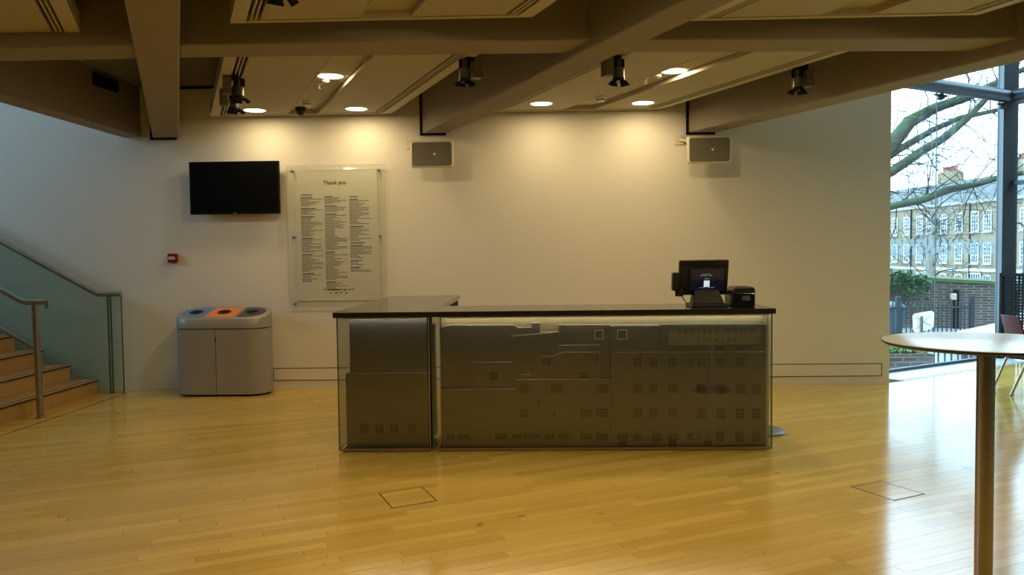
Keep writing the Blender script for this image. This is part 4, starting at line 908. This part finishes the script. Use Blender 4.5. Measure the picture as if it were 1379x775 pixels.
# far building
A = Vector((38.4, 87.0, 0)); Bp = Vector((39.9, 69.5, 0)); bd = (Bp-A).normalized(); bn = Vector((bd.y, -bd.x, 0))
if bn.x > 0: bn = -bn
bl = thing('brick_building', 'yellow brick terrace with white sash windows across the street', 'building', (39, 78, -3.6))
S0, S1 = -14.0, 34.0
def bpt(s_, out, z_): q = A+bd*s_+bn*out; return (q.x, q.y, z_)
def bbox(mb, s0, s1, o0, o1, z0, z1, m=0):
    mb.loft([[bpt(s0, o0, z0), bpt(s1, o0, z0), bpt(s1, o1, z0), bpt(s0, o1, z0)], [bpt(s0, o0, z1), bpt(s1, o0, z1), bpt(s1, o1, z1), bpt(s0, o1, z1)]], m)
b = MB(); bbox(b, S0, S1, -9, 0, -3.6, 5.6); b.build('wall', M_stock, bl)
b = MB(); bbox(b, S0, S1, -0.05, 0.25, 5.55, 5.8); b.build('parapet', mat('stone_grey', (0.36, 0.36, 0.34), 0.8), bl)
b = MB(); bbox(b, S0, S1, 0.0, 0.12, -0.62, -0.35); b.build('white_band', mat('band_white', (0.5, 0.5, 0.48), 0.7), bl)
b = MB(); b.loft([[bpt(s_, 0.1, 5.75), bpt(s_, -3.2, 8.2), bpt(s_, -6.5, 8.2), bpt(s_, -9.2, 5.75)] for s_ in (S0, S1)]); b.build('roof', mat('slate', (0.08, 0.09, 0.09), 0.7, var=0.2), bl)
for s_ in (3.0, 14.5, 24):
    b = MB(); bbox(b, s_-1.3, s_+1.3, -5, -3.8, 7.4, 9.4); cst = b.build('chimney', M_stock, bl)
    for k in range(6):
        b = MB(); q = bpt(s_-1.1+k*0.44, -4.4, 9.4); b.lathe(q, [(0.16, 0), (0.12, 0.5), (0.15, 0.6)], 8); b.build('chimney_pot', mat('terracotta', (0.30, 0.12, 0.07), 0.8), cst)
M_wf = mat('sash_white', (0.5, 0.51, 0.51), 0.5); M_wg = mat('sash_glass', (0.07, 0.085, 0.10), 0.1)
def sash(w_, h_, nx, nz, nm):
    b = MB()
    def L(s0, s1, o0, o1, z0, z1, m):
        P = lambda s_, o_, z_: (bd.x*s_+bn.x*o_, bd.y*s_+bn.y*o_, z_)
        b.loft([[P(s0, o0, z0), P(s1, o0, z0), P(s1, o1, z0), P(s0, o1, z0)], [P(s0, o0, z1), P(s1, o0, z1), P(s1, o1, z1), P(s0, o1, z1)]], m)
    L(-w_/2, w_/2, 0.0, 0.04, 0, h_, 1)
    for i in range(nx+1): x = -w_/2+w_*i/nx; t_ = 0.07 if i in (0, nx) else 0.03; L(x-t_, x+t_, 0.04, 0.10, 0, h_, 0)
    for i in range(nz+1): z_ = h_*i/nz; t_ = 0.07 if i in (0, nz) else 0.035; L(-w_/2, w_/2, 0.04, 0.10, z_-t_, z_+t_, 0)
    L(-w_/2-0.15, w_/2+0.15, 0.0, 0.18, -0.16, -0.07, 2)
    me = bpy.data.meshes.new(nm); me.from_pydata(b.v, [], b.f)
    for mm in (M_wf, M_wg, MATS['stone_grey']): me.materials.append(mm)
    me.polygons.foreach_set('material_index', b.m); return me
W_up = sash(1.0, 1.75, 3, 5, 'sash_window'); W_gr = sash(1.7, 1.9, 5, 4, 'sash_window_wide')
off0 = Vector(bl.location)
s_ = -12.5; k = 0
while s_ < 33:
    for z0 in (3.0, 0.15): inst('window', W_up, bl, Vector(bpt(s_, 0.0, z0))-off0)
    inst('window', W_gr if k % 3 == 0 else W_up, bl, Vector(bpt(s_, 0.0, -2.7))-off0)
    s_ += 2.35 if k % 4 else 1.75; k += 1
for s_ in (3.6, 13.2, 24): b = MB(); q0 = Vector(bpt(s_, 0.1, -3.6)); q1 = Vector(bpt(s_, 0.1, 5.6)); b.tube([q0, q1], 0.07, 6); b.build('drain_pipe', M_black, bl)
# unseen building added to block sky reflections in the glass
nb2 = thing('sky_blocker_building', 'added brick building outside the frame, keeps sky reflections off the glass', 'building', (26, 8, GZ))
b = MB(); b.box(26.0, 34.0, -24, 33, GZ, 11.5); b.build('wall', M_stock, nb2)
b = MB(); b.box(25.8, 34.2, -24.2, 33.2, 11.5, 11.9); b.build('parapet', MATS['stone_grey'], nb2)
for zz in (1.2, 4.6, 8.0):
    for i in range(14): inst('window', W_up, nb2, Vector((26.0, -20+i*3.8, zz))-Vector(nb2.location))
# street lamp at the far right
sl = thing('street_lamp', 'thin dark street lamp at the right edge before the terrace', 'street lamp', (24.0, 40.0, -3.6))
b = MB(); b.tube([(24, 40, -3.6), (24, 40, 2.6)], [0.09, 0.05], 8); b.build('pole', M_rail, sl)
b = MB(); b.tube([(24, 40, 2.55), (23.6, 39.7, 2.7), (23.3, 39.6, 2.68)], 0.05, 6); b.build('lamp_head', M_rail, sl)

# big plane tree in front of the terrace
M_bark = bpy.data.materials.new('mossy_bark'); M_bark.use_nodes = True
N, L_ = nodes_of(M_bark); bs = N['Principled BSDF']; bs.inputs['Roughness'].default_value = 0.9
ge = N.new('ShaderNodeNewGeometry'); sx = N.new('ShaderNodeSeparateXYZ'); L_.new(ge.outputs['Normal'], sx.inputs[0])
tc = N.new('ShaderNodeTexCoord'); nz = N.new('ShaderNodeTexNoise'); nz.inputs['Scale'].default_value = 5; L_.new(tc.outputs['Object'], nz.inputs[0])
ad = N.new('ShaderNodeMath'); ad.operation = 'MULTIPLY_ADD'; ad.inputs[1].default_value = 0.35; L_.new(sx.outputs[2], ad.inputs[0]); L_.new(nz.outputs[0], ad.inputs[2])
rp = N.new('ShaderNodeValToRGB'); rp.color_ramp.elements[0].position = 0.42; rp.color_ramp.elements[0].color = (0.03, 0.03, 0.027, 1); rp.color_ramp.elements[1].position = 0.72; rp.color_ramp.elements[1].color = (0.045, 0.075, 0.028, 1)
L_.new(ad.outputs[0], rp.inputs[0]); L_.new(rp.outputs[0], bs.inputs['Base Color'])
M_twig = mat('twig_brown', (0.03, 0.025, 0.02), 0.9, var=0.3)
tr = thing('plane_tree', 'large bare tree with mossy limbs reaching across the glass wall', 'tree', (6.6, 20.3, GZ))
b = MB(); b.tube([(6.6, 20.3, GZ), (6.65, 20.3, 1.0), (6.8, 20.25, 2.4), (7.0, 20.2, 4.2), (7.1, 20.2, 7.0), (7.3, 20.4, 10)], [0.55, 0.42, 0.38, 0.32, 0.2, 0.06], 12); b.build('trunk', M_bark, tr, smooth=True)
limbs = [([(6.95, 20.2, 2.6), (8.0, 20.1, 3.25), (8.67, 20.0, 3.95), (9.2, 20.0, 4.62), (9.82, 20.0, 4.95), (10.54, 20.0, 5.18), (11.34, 20.0, 5.55), (12.6, 19.8, 6.2)], [0.30, 0.26, 0.25, 0.22, 0.17, 0.15, 0.11, 0.05]),
         ([(6.9, 20.2, 2.3), (7.9, 20.0, 2.95), (8.67, 19.8, 3.38), (9.39, 19.7, 3.88), (9.87, 19.7, 4.16), (10.4, 19.7, 4.60), (11.3, 19.5, 5.6)], [0.25, 0.2, 0.16, 0.14, 0.13, 0.11, 0.05]),
         ([(6.85, 20.1, 1.9), (7.8, 19.8, 2.3), (8.68, 19.6, 2.55), (9.31, 19.5, 2.68), (9.88, 19.5, 2.90), (10.56, 19.5, 3.03), (11.37, 19.4, 3.26), (12.4, 19.2, 3.30), (13.8, 19.0, 3.6)], [0.2, 0.15, 0.115, 0.12, 0.12, 0.10, 0.085, 0.07, 0.04]),
         ([(8.3, 20.05, 3.5), (9.0, 20.2, 3.95), (9.9, 20.3, 4.45), (10.6, 20.4, 4.75), (11.6, 20.5, 4.95), (13.0, 20.6, 5.4)], [0.14, 0.12, 0.10, 0.09, 0.07, 0.04])]
for p, r in limbs: b = MB(); b.tube(p, [q*0.75 for q in r], 10); b.build('limb', M_bark, tr, smooth=True)
tw = MB(); rt_ = random.Random(17)
def twig(p, d, ln, r, lev):
    pts = [p]; q = Vector(p); dd = Vector(d)
    for i in range(4):
        dd = (dd+Vector((rt_.gauss(0, 0.28), rt_.gauss(0, 0.28), rt_.gauss(0, 0.28)))).normalized(); q = q+dd*ln/4; pts.append(q.copy())
        if lev > 0 and rt_.random() < 0.75:
            nd = (dd+Vector((rt_.gauss(0, 0.7), rt_.gauss(0, 0.7), rt_.gauss(0, 0.7)))).normalized(); twig(q, nd, ln*rt_.uniform(0.45, 0.75), r*0.55, lev-1)
    tw.tube(pts, [r, r*0.85, r*0.7, r*0.5, r*0.25], 4)
for p, r in limbs:
    for k in range(1, len(p)-1):
        for j in range(4):
            a = Vector(p[k]); c = Vector(p[k+1]); q = a.lerp(c, rt_.random()); d = Vector((rt_.gauss(0.5, 0.6), rt_.gauss(0, 0.6), rt_.gauss(0.25, 0.8))).normalized()
            twig(q, d, rt_.uniform(1.0, 2.3), 0.015, 3)
tw.build('twigs', M_twig, tr, kind='stuff', recalc=False)
st_ = thing('street_tree', 'slender bare street tree before the brick terrace', 'tree', (17.6, 36.0, -3.6))
b = MB(); b.tube([(17.6, 36, -3.6), (17.65, 36, -1), (17.5, 36, 1.0), (17.7, 36, 3.2)], [0.28, 0.24, 0.18, 0.08], 8); b.build('trunk', mat('grey_bark', (0.20, 0.19, 0.16), 0.9, var=0.3), st_)
tw = MB()
for k in range(14):
    q = Vector((17.55, 36, rt_.uniform(-0.6, 3.0))); twig(q, Vector((rt_.gauss(0, 0.7), rt_.gauss(0, 0.4), rt_.uniform(0.3, 1))).normalized(), rt_.uniform(1.8, 3.2), 0.03, 2)
tw.build('twigs', M_twig, st_, kind='stuff', recalc=False)
